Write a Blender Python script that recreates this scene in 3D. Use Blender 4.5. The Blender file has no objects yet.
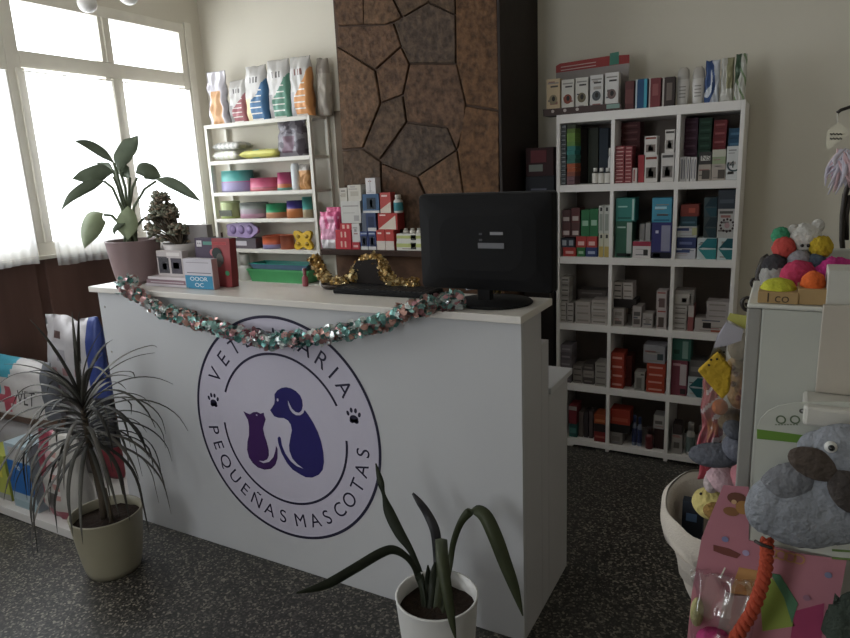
import bpy, bmesh, math, random
from mathutils import Vector, Matrix, noise
R = math.radians
C = bpy.context.scene.collection
rnd = random.Random(7)

# ------------------------------------------------------------------ camera model (metres)
FPX = 650.09; PITCH, ROLL, YAW = R(12.602), R(-2.533), R(29.161); H = 1.5
FW = Vector((-math.sin(YAW)*math.cos(PITCH), math.cos(YAW)*math.cos(PITCH), -math.sin(PITCH)))
_r = Vector((math.cos(YAW), math.sin(YAW), 0)); _u = _r.cross(FW)
RT = math.cos(ROLL)*_r + math.sin(ROLL)*_u; UP = -math.sin(ROLL)*_r + math.cos(ROLL)*_u
EYE = Vector((0, 0, H))
def at(px, py, ax, val):
    d = FW + RT*((px-425)/FPX) - UP*((py-319)/FPX)
    return EYE + d*((val-EYE[ax])/d[ax])
def W(px, py, depth):
    return EYE + (FW + RT*((px-425)/FPX) - UP*((py-319)/FPX))*depth
def face(Y, l, t, r, b):
    mx, my = (l+r)/2, (t+b)/2
    return at(l, my, 1, Y).x, at(r, my, 1, Y).x, at(mx, b, 1, Y).z, at(mx, t, 1, Y).z

# ------------------------------------------------------------------ materials
def lin(h):
    h = h.lstrip('#'); c = [int(h[i:i+2], 16)/255 for i in (0, 2, 4)]
    return tuple((x/12.92 if x <= .04045 else ((x+.055)/1.055)**2.4) for x in c) + (1,)
_m = {}
def mat(h, rough=.55, metal=0, bump=0, bscale=60, var=.06, vscale=12, trans=0, coat=0, alpha=1, stretch=None):
    key = (h, rough, metal, bump, bscale, var, vscale, trans, coat, alpha, stretch)
    if key in _m: return _m[key]
    m = bpy.data.materials.new('surface_' + h.strip('#')); m.use_nodes = True
    nt = m.node_tree; p = nt.nodes['Principled BSDF']; L = nt.links.new
    tc = nt.nodes.new('ShaderNodeTexCoord'); src = tc.outputs['Object']
    if stretch:
        mp = nt.nodes.new('ShaderNodeMapping'); mp.inputs['Scale'].default_value = stretch; L(src, mp.inputs[0]); src = mp.outputs[0]
    n = nt.nodes.new('ShaderNodeTexNoise'); n.inputs['Scale'].default_value = vscale; n.inputs['Detail'].default_value = 4; L(src, n.inputs['Vector'])
    c = lin(h)
    mx = nt.nodes.new('ShaderNodeMix'); mx.data_type = 'RGBA'
    mx.inputs['A'].default_value = tuple(max(0, x*(1-var*2.2)) for x in c[:3])+(1,)
    mx.inputs['B'].default_value = tuple(min(1, x*(1+var*2.2)) for x in c[:3])+(1,)
    L(n.outputs['Fac'], mx.inputs['Factor']); L(mx.outputs['Result'], p.inputs['Base Color'])
    p.inputs['Roughness'].default_value = rough; p.inputs['Metallic'].default_value = metal
    p.inputs['Coat Weight'].default_value = coat; p.inputs['Specular IOR Level'].default_value = .5 if rough < .5 else .3
    if trans: p.inputs['Transmission Weight'].default_value = trans
    if alpha < 1: p.inputs['Alpha'].default_value = alpha
    if bump:
        n2 = nt.nodes.new('ShaderNodeTexNoise'); n2.inputs['Scale'].default_value = bscale; n2.inputs['Detail'].default_value = 6; L(src, n2.inputs['Vector'])
        b = nt.nodes.new('ShaderNodeBump'); b.inputs['Strength'].default_value = bump; b.inputs['Distance'].default_value = .01
        L(n2.outputs['Fac'], b.inputs['Height']); L(b.outputs[0], p.inputs['Normal'])
    _m[key] = m; return m
def mute(h, k=.16):
    r, g, b = (int(h[i:i+2], 16) for i in (1, 3, 5)); l = .3*r+.59*g+.11*b
    return '#%02x%02x%02x' % tuple(int(round(c+(l-c)*k)) for c in (r, g, b))
def gl(h): return mat(mute(h), .6, var=.03)          # printed carton
def fo(h): return mat(mute(h, .22), .36, metal=.15, bump=.25, bscale=25, var=.08)   # foil/plastic pouch
def fu(h): return mat(h, .95, bump=.8, bscale=120, var=.15, vscale=30)   # plush
def see_through(name, tint, tr, rough=.08, translucent=0):
    m = bpy.data.materials.new(name); m.use_nodes = True; nt = m.node_tree
    for n in list(nt.nodes): nt.nodes.remove(n)
    o = nt.nodes.new('ShaderNodeOutputMaterial'); t = nt.nodes.new('ShaderNodeBsdfTransparent'); t.inputs[0].default_value = tint
    g = nt.nodes.new('ShaderNodeBsdfGlossy' if not translucent else 'ShaderNodeBsdfTranslucent'); g.inputs[0].default_value = (.95, .95, .95, 1)
    if not translucent: g.inputs['Roughness'].default_value = rough
    x = nt.nodes.new('ShaderNodeMixShader'); x.inputs[0].default_value = 1-tr
    nt.links.new(t.outputs[0], x.inputs[1])
    if translucent:
        d = nt.nodes.new('ShaderNodeBsdfDiffuse'); d.inputs[0].default_value = (.9, .9, .9, 1)
        y = nt.nodes.new('ShaderNodeMixShader'); y.inputs[0].default_value = translucent
        nt.links.new(d.outputs[0], y.inputs[1]); nt.links.new(g.outputs[0], y.inputs[2]); nt.links.new(y.outputs[0], x.inputs[2])
    else: nt.links.new(g.outputs[0], x.inputs[2])
    nt.links.new(x.outputs[0], o.inputs[0]); return m
GLASS = see_through('window_glass', (.97, .98, .98, 1), .93, .03)
CELLO = see_through('clear_plastic_film', (.95, .95, .95, 1), .84, .12)
NET = see_through('net_curtain', (1, 1, 1, 1), .30, translucent=.7)
def wood(name, c1, c2, scale, rough=.5, stretch=(1, 1, .12), bump=.2):
    m = bpy.data.materials.new(name); m.use_nodes = True; nt = m.node_tree; p = nt.nodes['Principled BSDF']; L = nt.links.new
    tc = nt.nodes.new('ShaderNodeTexCoord'); mp = nt.nodes.new('ShaderNodeMapping'); mp.inputs['Scale'].default_value = stretch; L(tc.outputs['Object'], mp.inputs[0])
    n = nt.nodes.new('ShaderNodeTexNoise'); n.inputs['Scale'].default_value = scale; n.inputs['Detail'].default_value = 8; L(mp.outputs[0], n.inputs['Vector'])
    r = nt.nodes.new('ShaderNodeValToRGB'); r.color_ramp.elements[0].position = .3; r.color_ramp.elements[1].position = .7
    r.color_ramp.elements[0].color = lin(c1); r.color_ramp.elements[1].color = lin(c2); L(n.outputs['Fac'], r.inputs[0]); L(r.outputs[0], p.inputs['Base Color'])
    p.inputs['Roughness'].default_value = rough; p.inputs['Specular IOR Level'].default_value = .12
    b = nt.nodes.new('ShaderNodeBump'); b.inputs['Strength'].default_value = bump; b.inputs['Distance'].default_value = .01; L(n.outputs['Fac'], b.inputs['Height']); L(b.outputs[0], p.inputs['Normal'])
    return m
def terrazzo():
    m = bpy.data.materials.new('terrazzo'); m.use_nodes = True; nt = m.node_tree; p = nt.nodes['Principled BSDF']; L = nt.links.new
    tc = nt.nodes.new('ShaderNodeTexCoord')
    v = nt.nodes.new('ShaderNodeTexVoronoi'); v.inputs['Scale'].default_value = 140; L(tc.outputs['Object'], v.inputs['Vector'])
    s = nt.nodes.new('ShaderNodeSeparateColor'); L(v.outputs['Color'], s.inputs[0])
    r = nt.nodes.new('ShaderNodeValToRGB'); e = r.color_ramp.elements; r.color_ramp.interpolation = 'CONSTANT'
    e[0].color = lin('#24221f'); e[1].position = .45; e[1].color = lin('#3b3834')
    for pos, c in ((.68, '#57534c'), (.84, '#7d776c'), (.94, '#918a7c')):
        x = e.new(pos); x.color = lin(c)
    L(s.outputs[0], r.inputs[0])
    n = nt.nodes.new('ShaderNodeTexNoise'); n.inputs['Scale'].default_value = 3; L(tc.outputs['Object'], n.inputs['Vector'])
    mx = nt.nodes.new('ShaderNodeMix'); mx.data_type = 'RGBA'; mx.blend_type = 'MULTIPLY'; mx.inputs['Factor'].default_value = .5
    L(r.outputs[0], mx.inputs['A']); L(n.outputs['Color'], mx.inputs['B'])
    n.inputs['Detail'].default_value = 3
    bw = nt.nodes.new('ShaderNodeRGBToBW'); L(n.outputs['Color'], bw.inputs[0]); L(bw.outputs[0], mx.inputs['B'])
    L(mx.outputs['Result'], p.inputs['Base Color']); p.inputs['Roughness'].default_value = .42
    return m

# ------------------------------------------------------------------ mesh builder
class MB:
    def __init__(s): s.v = []; s.f = []; s.mi = []; s.sm = []; s.mats = []
    def _mid(s, m):
        if isinstance(m, str): m = gl(m)
        if m not in s.mats: s.mats.append(m)
        return s.mats.index(m)
    def add(s, vs, fs, m, smooth=False):
        b = len(s.v); s.v += [Vector(v) for v in vs]; i = s._mid(m) if not isinstance(m, list) else None
        for k, f in enumerate(fs):
            s.f.append(tuple(x+b for x in f)); s.mi.append(i if i is not None else s._mid(m[k])); s.sm.append(smooth)
        return s
    def box(s, x0, x1, y0, y1, z0, z1, m):
        return s.add([(x0,y0,z0),(x1,y0,z0),(x1,y1,z0),(x0,y1,z0),(x0,y0,z1),(x1,y0,z1),(x1,y1,z1),(x0,y1,z1)],
                     [(0,3,2,1),(4,5,6,7),(0,1,5,4),(1,2,6,5),(2,3,7,6),(3,0,4,7)], m)
    def prism(s, poly, y0, y1, m):      # polygon in XZ, extruded along Y
        n = len(poly); vs = [(x, y0, z) for x, z in poly] + [(x, y1, z) for x, z in poly]
        a = sum(poly[i][0]*poly[(i+1)%n][1]-poly[(i+1)%n][0]*poly[i][1] for i in range(n))
        fs = [tuple(range(n)), tuple(range(2*n-1, n-1, -1))] + [(i, i+n, (i+1)%n+n, (i+1)%n) for i in range(n)]
        if a < 0: fs = [tuple(reversed(f)) for f in fs]
        return s.add(vs, fs, m)
    def zprism(s, poly, z0, z1, m):
        n = len(poly); vs = [(x, y, z0) for x, y in poly] + [(x, y, z1) for x, y in poly]
        return s.add(vs, [tuple(reversed(range(n))), tuple(range(n, 2*n))] + [(i, (i+1)%n, (i+1)%n+n, i+n) for i in range(n)], m)
    def lathe(s, prof, c, m, seg=32, sx=1, sy=1, jit=0):
        n = len(prof); vs = []; fs = []; ms = []
        for k in range(seg):
            a = 2*math.pi*k/seg
            for r, z in prof:
                q = r*(1+jit*noise.noise(Vector((math.cos(a)*2, math.sin(a)*2, z*9))))
                vs.append((c[0]+q*sx*math.cos(a), c[1]+q*sy*math.sin(a), c[2]+z))
        for k in range(seg):
            for j in range(n-1):
                fs.append((k*n+j, ((k+1)%seg)*n+j, ((k+1)%seg)*n+j+1, k*n+j+1)); ms.append(m[min(j, len(m)-1)] if isinstance(m, (list, tuple)) else m)
        return s.add(vs, fs, ms, True)
    def tube(s, path, rad, m, seg=8, cap=True):
        path = [Vector(p) for p in path]; n = len(path); vs = []; fs = []; ref = None
        for i, p in enumerate(path):
            t = (path[min(i+1, n-1)]-path[max(i-1, 0)]).normalized()
            if ref is None: ref = Vector((0, 0, 1)) if abs(t.z) < .9 else Vector((1, 0, 0))
            a = t.cross(ref).normalized(); b = a.cross(t).normalized(); ref = b
            r = rad[i] if isinstance(rad, (list, tuple)) else rad
            for k in range(seg):
                an = 2*math.pi*k/seg; vs.append(p+a*r*math.cos(an)+b*r*math.sin(an))
        for i in range(n-1):
            for k in range(seg): fs.append((i*seg+k, i*seg+(k+1)%seg, (i+1)*seg+(k+1)%seg, (i+1)*seg+k))
        if cap: fs += [tuple(reversed(range(seg))), tuple(range((n-1)*seg, n*seg))]
        return s.add(vs, fs, m, True)
    def ell(s, c, r, m, seg=20, rot=None, jit=0, jf=3, colf=None):
        if not isinstance(r, (tuple, list)): r = (r, r, r)
        rings = seg//2; vs = []; fs = []; ms = []; c = Vector(c)
        for i in range(rings+1):
            th = math.pi*i/rings
            for k in range(seg):
                a = 2*math.pi*k/seg; u = Vector((math.sin(th)*math.cos(a), math.sin(th)*math.sin(a), math.cos(th)))
                q = Vector((u.x*r[0], u.y*r[1], u.z*r[2]))*(1+jit*noise.noise(u*jf+c*7))
                if rot: q = rot @ q
                vs.append(c+q)
        for i in range(rings):
            for k in range(seg):
                fs.append((i*seg+k, (i+1)*seg+k, (i+1)*seg+(k+1)%seg, i*seg+(k+1)%seg))
                if colf:
                    th = math.pi*(i+.5)/rings; a = 2*math.pi*(k+.5)/seg
                    ms.append(colf(Vector((math.sin(th)*math.cos(a), math.sin(th)*math.sin(a), math.cos(th)))))
        return s.add(vs, fs, ms if colf else m, True)
    def ribbon(s, path, widths, m, side=None, fold=.18, thick=.0012, sub=3):
        P = [Vector(p) for p in path]
        def cr(A, t):
            n = len(A); x = t*(n-1); i = min(int(x), n-2); f = x-i
            g = lambda j: A[max(0, min(n-1, j))]
            a, b, c, d = g(i-1), g(i), g(i+1), g(i+2)
            return b + (c-a)*(.5*f) + (a*2-b*5+c*4-d)*(.5*f*f) + (b*3-a-c*3+d)*(.5*f**3)
        N = (len(P)-1)*sub+1; Q = [cr(P, i/(N-1)) for i in range(N)]; Wd = [max(.0004, cr(list(widths), i/(N-1))) for i in range(N)]
        vs = []; fs = []; sd = None
        for i, q in enumerate(Q):
            t = (Q[min(i+1, N-1)]-Q[max(i-1, 0)]).normalized()
            if side is None:
                a = t.cross(Vector((0, 0, 1)))
                if a.length < .25 and sd: a = sd
                if a.length < .25: a = Vector((1, 0, 0))
            else: a = Vector(side) if not callable(side) else side(i/(N-1))
            a = (a - t*a.dot(t)).normalized()
            if sd and a.dot(sd) < 0 and side is None: a = -a
            sd = a; nn = a.cross(t).normalized(); w = Wd[i]/2
            mid = q - nn*w*fold*2
            vs += [q-a*w+nn*thick/2, mid+nn*thick/2, q+a*w+nn*thick/2, q+a*w-nn*thick/2, mid-nn*thick/2, q-a*w-nn*thick/2]
        for i in range(N-1):
            for k in range(6): fs.append((i*6+k, i*6+(k+1)%6, (i+1)*6+(k+1)%6, (i+1)*6+k))
        fs += [(5,4,3,2,1,0), tuple((N-1)*6+k for k in range(6))]
        return s.add(vs, fs, m, True)
    def pouch(s, x0, x1, z0, z1, y, d, col, nu=34, nv=48, top=.12, wrink=.006, neck=1, lean=0, seal=True):
        """soft bag standing on z0: front/back skins that close at the top seal; col(u,v)->material, u,v in 0..1"""
        vs = []; fs = []; ms = []; cx = (x0+x1)/2; w = (x1-x0)/2; h = z1-z0; sd = rnd.random()*50
        for side in (-1, 1):
            for j in range(nv+1):
                v = j/nv
                tv = min(1, (1-v)/max(top, .01)/1.6)**.6 if seal else 1
                body = (1-.35*v)*tv*(.55+.45*min(1, v*6))
                for i in range(nu+1):
                    u = i/nu*2-1
                    t = d/2*body*(1-abs(u)**4)**.5 if abs(u) < 1 else 0
                    ww = w*(1-(1-neck)*max(0, math.sin(math.pi*min(1, v*1.1)))**2 *.6)*(1-.06*v)
                    q = wrink*noise.noise(Vector((u*2.5+sd, v*5, side*3)))
                    zz = z0+v*h + (.02*h*noise.noise(Vector((u*2, sd, 1))) if v > .97 else 0)
                    vs.append((cx+u*ww+q*.6, y+side*(t+.0015)+q+lean*v, zz))
        n = (nv+1)*(nu+1)
        for side in (0, 1):
            for j in range(nv):
                for i in range(nu):
                    a = side*n+j*(nu+1)+i; f = (a, a+1, a+nu+2, a+nu+1)
                    fs.append(f if side == 0 else tuple(reversed(f))); ms.append(col((i+.5)/nu, (j+.5)/nv))
        for j in range(nv):
            for i in (0, nu):
                a = j*(nu+1)+i; f = (a, a+nu+1, a+nu+1+n, a+n); fs.append(f if i == 0 else tuple(reversed(f))); ms.append(col(0.01 if i == 0 else .99, (j+.5)/nv))
        for i in range(nu):
            fs.append((i, i+n, i+1+n, i+1)); ms.append(col((i+.5)/nu, .01))
            a = nv*(nu+1)+i; fs.append((a, a+1, a+1+n, a+n)); ms.append(col((i+.5)/nu, .99))
        return s.add(vs, fs, ms, True)
    def text(s, t, size, o, xa, ya, m, squeeze=1):
        V, F = glyphs(t); o = Vector(o); xa = Vector(xa)*squeeze; ya = Vector(ya)
        return s.add([o+xa*(x*size)+ya*(y*size) for x, y in V], F, m)
    def arc(s, c, r0, r1, a0, a1, y, m, n=96):
        vs = []; fs = []
        for i in range(n+1):
            a = R(a0+(a1-a0)*i/n)
            for r in (r0, r1): vs.append((c[0]+r*math.cos(a), y, c[1]+r*math.sin(a)))
        for i in range(n): fs.append((2*i, 2*i+1, 2*i+3, 2*i+2))
        return s.add(vs, fs, m)
_g = {}
def glyphs(t):
    if t not in _g:
        cu = bpy.data.curves.new('lettering', 'FONT'); cu.body = t; cu.align_x = 'CENTER'; cu.align_y = 'CENTER'; cu.size = 1
        o = bpy.data.objects.new('lettering', cu); C.objects.link(o); bpy.context.view_layer.update()
        me = bpy.data.meshes.new_from_object(o.evaluated_get(bpy.context.evaluated_depsgraph_get()))
        _g[t] = ([(v.co.x, v.co.y) for v in me.vertices], [tuple(p.vertices) for p in me.polygons])
        bpy.data.objects.remove(o); bpy.data.curves.remove(cu); bpy.data.meshes.remove(me)
    return _g[t]

def tag(o, label=None, cat=None, group=None, kind=None):
    if label: o['label'] = label
    if cat: o['category'] = cat
    if group: o['group'] = group
    if kind: o['kind'] = kind
    return o
ORI = {}
def thing(name, label, cat, loc, group=None):
    o = bpy.data.objects.new(name, None); C.objects.link(o); o.empty_display_size = .05
    o.location = loc; ORI[o.name] = Vector(loc); return tag(o, label, cat, group)
def put(name, mb, parent=None, label=None, cat=None, group=None, kind=None, bevel=0, sub=0, local=False):
    """one MB -> one mesh object; vertices are given in world space (local=True: already in the parent's frame)"""
    if parent is not None: org = ORI[parent.name]
    else:
        xs = [v.x for v in mb.v]; ys = [v.y for v in mb.v]; zs = [v.z for v in mb.v]
        org = Vector(((min(xs)+max(xs))/2, (min(ys)+max(ys))/2, min(zs)))
    sh = Vector((0,0,0)) if local else org
    me = bpy.data.meshes.new(name); me.from_pydata([v-sh for v in mb.v], [], mb.f)
    for m in mb.mats: me.materials.append(m)
    me.polygons.foreach_set('material_index', mb.mi); me.polygons.foreach_set('use_smooth', mb.sm); me.update()
    o = bpy.data.objects.new(name, me); C.objects.link(o)
    if parent is not None: o.parent = parent
    else: o.location = org
    ORI[o.name] = org
    if bevel:
        b = o.modifiers.new('b', 'BEVEL'); b.width = bevel; b.segments = 2; b.limit_method = 'ANGLE'; b.harden_normals = False
    if sub:
        b = o.modifiers.new('s', 'SUBSURF'); b.levels = sub; b.render_levels = sub
    return tag(o, label, cat, group, kind)
def dup(o, loc, label=None, parent=None):
    c = o.copy(); C.objects.link(c); c.location = loc if parent is None else o.location
    if parent is not None: c.parent = parent
    else: ORI[c.name] = Vector(loc)
    if label: c['label'] = label
    for ch in list(o.children): dup(ch, None, None, c)
    return c
def struct(name, mb, **k): return put(name, mb, kind='structure', **k)
ORD = ['lowest', 'second from the bottom', 'third from the bottom', 'fourth from the bottom', 'fifth from the bottom', 'sixth from the bottom',
       'seventh from the bottom', 'eighth from the bottom', 'ninth from the bottom', 'tenth from the bottom', 'eleventh from the bottom',
       'twelfth from the bottom', 'thirteenth from the bottom', 'topmost']
def ordn(k, n): return 'topmost' if k == n-1 else ORD[k]

# ------------------------------------------------------------------ the room
WALL = mat('#d6d0c2', .85, bump=.12, bscale=40, var=.02, vscale=2)
XW, YB, XR, YF, ZC = -3.75, 3.62, 1.45, -1.9, 2.95
struct('floor', MB().box(XW-.1, XR+.1, YF-.1, YB+.1, -.1, 0, terrazzo()))
struct('ceiling', MB().box(XW-.1, XR+.1, YF-.1, YB+.1, ZC, ZC+.1, mat('#e6e2d8', .9, var=.02)))
struct('wall_back', MB().box(XW-.1, XR+.1, YB, YB+.1, 0, ZC, WALL))
struct('wall_right', MB().box(XR, XR+.1, YF, YB, 0, ZC, WALL))
# front wall with unseen glazed doors, added behind the photographer as fill light
fw = MB()
DX0, DX1, DZ = -2.5, -1.5, 2.7
fw.box(XW-.1, DX0, YF-.1, YF, 0, ZC, WALL); fw.box(DX1, XR+.1, YF-.1, YF, 0, ZC, WALL); fw.box(DX0, DX1, YF-.1, YF, DZ, ZC, WALL)
struct('wall_front', fw)
dm = mat('#8d8a84', .4, metal=.6); dd_ = MB(); xm_ = (DX0+DX1)/2
for (a_, b_) in ((DX0, DX0+.06), (xm_-.05, xm_+.05), (DX1-.06, DX1)): dd_.box(a_, b_, YF-.08, YF-.03, 0, DZ, dm)
for (a_, b_) in ((DX0+.06, xm_-.05), (xm_+.05, DX1-.06)):
    for (c_, d_) in ((0, .5), (DZ-.08, DZ)): dd_.box(a_, b_, YF-.078, YF-.032, c_, d_, dm)
dr_ = struct('fill_door_1', dd_)
put('fill_door_pane', MB().box(DX0+.06, xm_-.05, YF-.058, YF-.052, .5, DZ-.08, GLASS), dr_); put('fill_door_pane', MB().box(xm_+.05, DX1-.06, YF-.058, YF-.052, .5, DZ-.08, GLASS), dr_)
SILL, WT = 1.17, 2.53
WY0, WY1 = -.34, 3.51
WAIN = wood('dark_wainscot', '#5c4640', '#745a52', 5, .45, bump=.1)
wl = MB(); wl.box(XW-.1, XW, YF, YB, 0, SILL-.04, WAIN); wl.box(XW-.1, XW, YF, YB, WT+.03, ZC, WALL)
wl.box(XW-.1, XW, YF, WY0, SILL-.04, WT+.03, WALL); wl.box(XW-.1, XW, WY1, YB, SILL-.04, WT+.03, WALL)
struct('wall_left', wl)
# window 1 (two casements), window 2 and added window 3 to its left
FRM = mat('#e3ded2', .5, var=.04)
def window(n, y0, ys, y1):
    mb = MB(); a, b = XW-.05, XW+.012; fz = SILL
    mb.box(a, b, y0, y0+.075, SILL+.0351, WT-.0151, FRM); mb.box(a, b, y1-.05, y1, SILL+.0351, WT-.0151, FRM)
    mb.box(a, b, y0, y1, WT-.015, WT+.05, FRM); mb.box(a, b, y0, y1, SILL-.04, SILL+.035, FRM)
    mb.box(a, b, ys-.04, ys+.042, 2.2551, WT-.0151, FRM); mb.box(a, b, ys-.035, ys+.085, SILL+.0351, 2.1649, FRM)
    mb.box(a, b, y0+.0751, y1-.0501, 2.165, 2.255, FRM)
    mb.box(a+.02, b+.018, ys-.003, ys+.038, SILL+.04, 2.16, FRM)
    mb.box(a+.015, b+.01, ys-.014, ys-.004, 2.2552, WT-.0152, FRM)
    mb.box(a+.02, b+.014, y0+.04, y0+.085, SILL+.0355, 2.16, FRM)
    w = struct('window_%d' % n, mb, bevel=.004); 
    for (p, q) in ((y0+.035, ys-.04), (ys+.045, y1-.05)):
        put('pane', MB().box(XW-.035, XW-.031, p, q, SILL+.03, 2.18, GLASS), w)
        put('transom_pane', MB().box(XW-.035, XW-.031, p, q, 2.25, WT-.01, GLASS), w)
    h = MB(); h.box(b+.018, b+.03, ys-.01, ys+.01, 1.42, 1.46, FRM); h.box(b+.028, b+.04, ys-.006, ys+.006, 1.36, 1.46, FRM)
    put('window_handle', h, w, label='small white window handle')
    return w
window(1, 2.2, 2.83, 3.46)
window(2, .93, 1.56, 2.2)
window(3, -.34, .29, .93)  # unseen; added to light the counter front from the left
struct('trim_1', MB().box(XW-.02, XW+.022, 3.462, 3.515, SILL-.04, WT+.06, FRM).box(XW, XW+.055, -.34, 3.50, SILL-.055, SILL-.035, FRM))
struct('trim_2', MB().box(XW-.02, XW+.02, WY0-.05, WY0, SILL-.04, WT+.06, FRM))
# net curtains
def curtain(y0, y1, zb, label, zt=2.135):
    mb = MB(); n = 60; m = 10; vs = []; fs = []
    for i in range(n+1):
        y = y0+(y1-y0)*i/n
        for j in range(m+1):
            t = j/m; z = zt+(zb-zt)*t + (.003*math.sin(i*.25+y0) if j == m else 0)
            vs.append((XW+.062+.009*math.sin(i*1.1+.6*math.sin(i*.3))*(.6+.4*t)+.01*t, y, z))
    for i in range(n):
        for j in range(m): a = i*(m+1)+j; fs.append((a, a+1, a+m+2, a+m+1))
    mb.add(vs, fs, NET, True)
    for k in (0, 1):
        z = zb+.03+k*.012; mb.tube([(XW+.074, y0+.01, z), (XW+.074, y1-.01, z)], .0012, mat('#e8e6e0', .8), 6)
    t = thing('net_curtain', label, 'curtain', (XW+.06, (y0+y1)/2, zb), 'net curtains on the casement windows')
    put('curtain_cloth', mb, t)
    put('curtain_rod', MB().tube([(XW+.06, y0-.01, zt+.004), (XW+.06, y1+.01, zt+.004)], .004, FRM), t)
curtain(1.62, 2.155, 1.10, 'sheer white net curtain hanging at the far left edge of the picture')
curtain(2.262, 2.79, 1.07, 'sheer white net curtain in the window pane behind the big leafy plant')
curtain(2.885, 3.40, 1.06, 'sheer white net curtain in the window pane nearest the metal shelf unit')
# raised fields on the wainscot
wp = MB()
for (a, b) in ((.4, 2.16), (2.22, 3.58)):
    wp.box(XW, XW+.018, a, b, 0, 1.11, WAIN)
wp.box(XW, XW+.03, .4, 3.6, 0, .09, WAIN)
struct('trim_3', wp, bevel=.004)

# globe ceiling ornaments
t = thing('globe_lamp', 'white globe lamp hanging in front of the top of the window', 'lamp', (-2.86, 2.10, 2.36))
gc = W(87, 3, 3.3)
ORI[t.name] = Vector((gc.x, gc.y, gc.z)); t.location = gc
put('globe', MB().ell(gc, .047, mat('#e9e6e2', .35)), t)
put('cord', MB().tube([(gc.x, gc.y, gc.z+.04), (gc.x, gc.y, ZC)], .003, mat('#dddddd')), t)
put('ceiling_cup', MB().lathe([(0, 0), (.03, 0), (.035, -.03), (.004, -.035)], (gc.x, gc.y, ZC), mat('#e0ddd6')), t)
gc = W(128, -6, 3.5)
t = thing('globe_lamp', 'white globe lamp just showing at the picture top right of another', 'lamp', gc)
put('globe', MB().ell(gc, .055, mat('#e9e6e2', .35)), t)
put('cord', MB().tube([(gc.x, gc.y, gc.z+.04), (gc.x, gc.y, ZC)], .003, mat('#dddddd')), t)
put('ceiling_cup', MB().lathe([(0, 0), (.03, 0), (.035, -.03), (.004, -.035)], (gc.x, gc.y, ZC), mat('#e0ddd6')), t)

# ------------------------------------------------------------------ fireplace chimney with flagstones
CX0, CX1, CY = -2.205, -1.255, 3.095
GROUT = mat('#54443a', .8, bump=.4, bscale=30)
ch = MB().box(CX0, CX1, CY, YB, 1.1, ZC, GROUT)
def q5(x, y):
    p = at(330+x/3.19, y/3.19, 1, CY); return (max(CX0+.002, min(CX1-.002, p.x)), min(p.z, ZC-.01))
STC = ['#6d5340', '#755a45', '#645040', '#69503f', '#5d4d41', '#6f5139']
STM = []
for h in STC:
    m = wood('flagstone_'+h[1:], '#%02x%02x%02x' % tuple(int(int(h[i:i+2], 16)*.6) for i in (1, 3, 5)), h, 34, .6, stretch=(1.1, 1, 1.0), bump=.9)
    STM.append(m)
stones = [
 ([(12,-230),(112,-230),(112,0),(112,80),(30,85),(15,0)], 0), ([(112,-230),(205,-230),(205,0),(232,58),(205,72),(180,80),(112,80)], 1),
 ([(30,88),(180,82),(207,75),(232,148),(150,222),(28,148)], 0), ([(210,75),(235,58),(320,10),(405,50),(405,203),(258,203),(232,150)], 4),
 ([(208,0),(208,-230),(400,-230),(402,0),(405,48),(320,8),(238,55)], 2), ([(402,-230),(545,-230),(545,352),(440,335),(408,205),(405,50)], 5),
 ([(28,150),(148,225),(165,330),(108,472),(30,478)], 1), ([(152,225),(232,153),(257,205),(236,303),(168,328)], 0),
 ([(260,205),(408,205),(437,330),(433,400),(410,475),(380,405),(250,388),(238,303)], 3), ([(168,332),(236,306),(248,388),(162,508),(112,472)], 2),
 ([(250,392),(380,408),(408,478),(285,562),(225,540),(168,520)], 4), ([(437,338),(545,355),(545,800),(432,800),(430,620),(412,478)], 5),
 ([(30,482),(108,475),(165,515),(170,640),(172,800),(30,800)], 2), ([(170,522),(225,543),(283,565),(315,640),(318,800),(172,800)], 3),
 ([(288,560),(408,482),(430,620),(432,800),(318,800),(318,640)], 1)]
for poly, k in stones:
    P = [q5(*p) for p in poly]; P = [(x, max(z, 1.11)) for x, z in P]
    cx = sum(p[0] for p in P)/len(P); cz = sum(p[1] for p in P)/len(P)
    def ins(p, e): 
        d = Vector((p[0]-cx, p[1]-cz)); L = d.length; d = d*((L-e)/L); return (cx+d.x, cz+d.y)
    A = [ins(p, .0025) for p in P]; B = [ins(p, .006) for p in P]; n = len(A); y1, y2 = CY-.012, CY-.018
    vs = [(x, CY+.001, z) for x, z in A]+[(x, y1, z) for x, z in A]+[(x, y2, z) for x, z in B]
    fs = [tuple(range(2*n, 3*n))]
    for i in range(n):
        j = (i+1) % n; fs += [(i, j, j+n, i+n), (i+n, j+n, j+2*n, i+2*n)]
    ch.add(vs, fs, STM[k])
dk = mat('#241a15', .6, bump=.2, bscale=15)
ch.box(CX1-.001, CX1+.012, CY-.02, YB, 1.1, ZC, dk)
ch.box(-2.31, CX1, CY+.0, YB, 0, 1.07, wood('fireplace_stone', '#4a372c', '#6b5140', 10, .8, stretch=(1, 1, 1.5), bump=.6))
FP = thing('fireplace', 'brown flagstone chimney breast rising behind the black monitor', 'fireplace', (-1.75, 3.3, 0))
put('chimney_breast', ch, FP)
put('mantel_shelf', MB().box(-2.325, CX1+.02, CY-.12, YB, 1.07, 1.103, wood('mantel_wood', '#2c211c', '#4a3830', 8, .5)), FP, bevel=.004, label='dark mantel shelf')
# plain timber boards between shelf unit and chimney
pl = MB(); wd = wood('grey_brown_board', '#6b5f54', '#857766', 8, .7)
for k in range(3): pl.box(-2.62+k*.14, -2.62+k*.14+.134, YB-.02, YB-.001, 0, 1.92, wd)
struct('trim_4', pl, bevel=.003)

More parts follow.
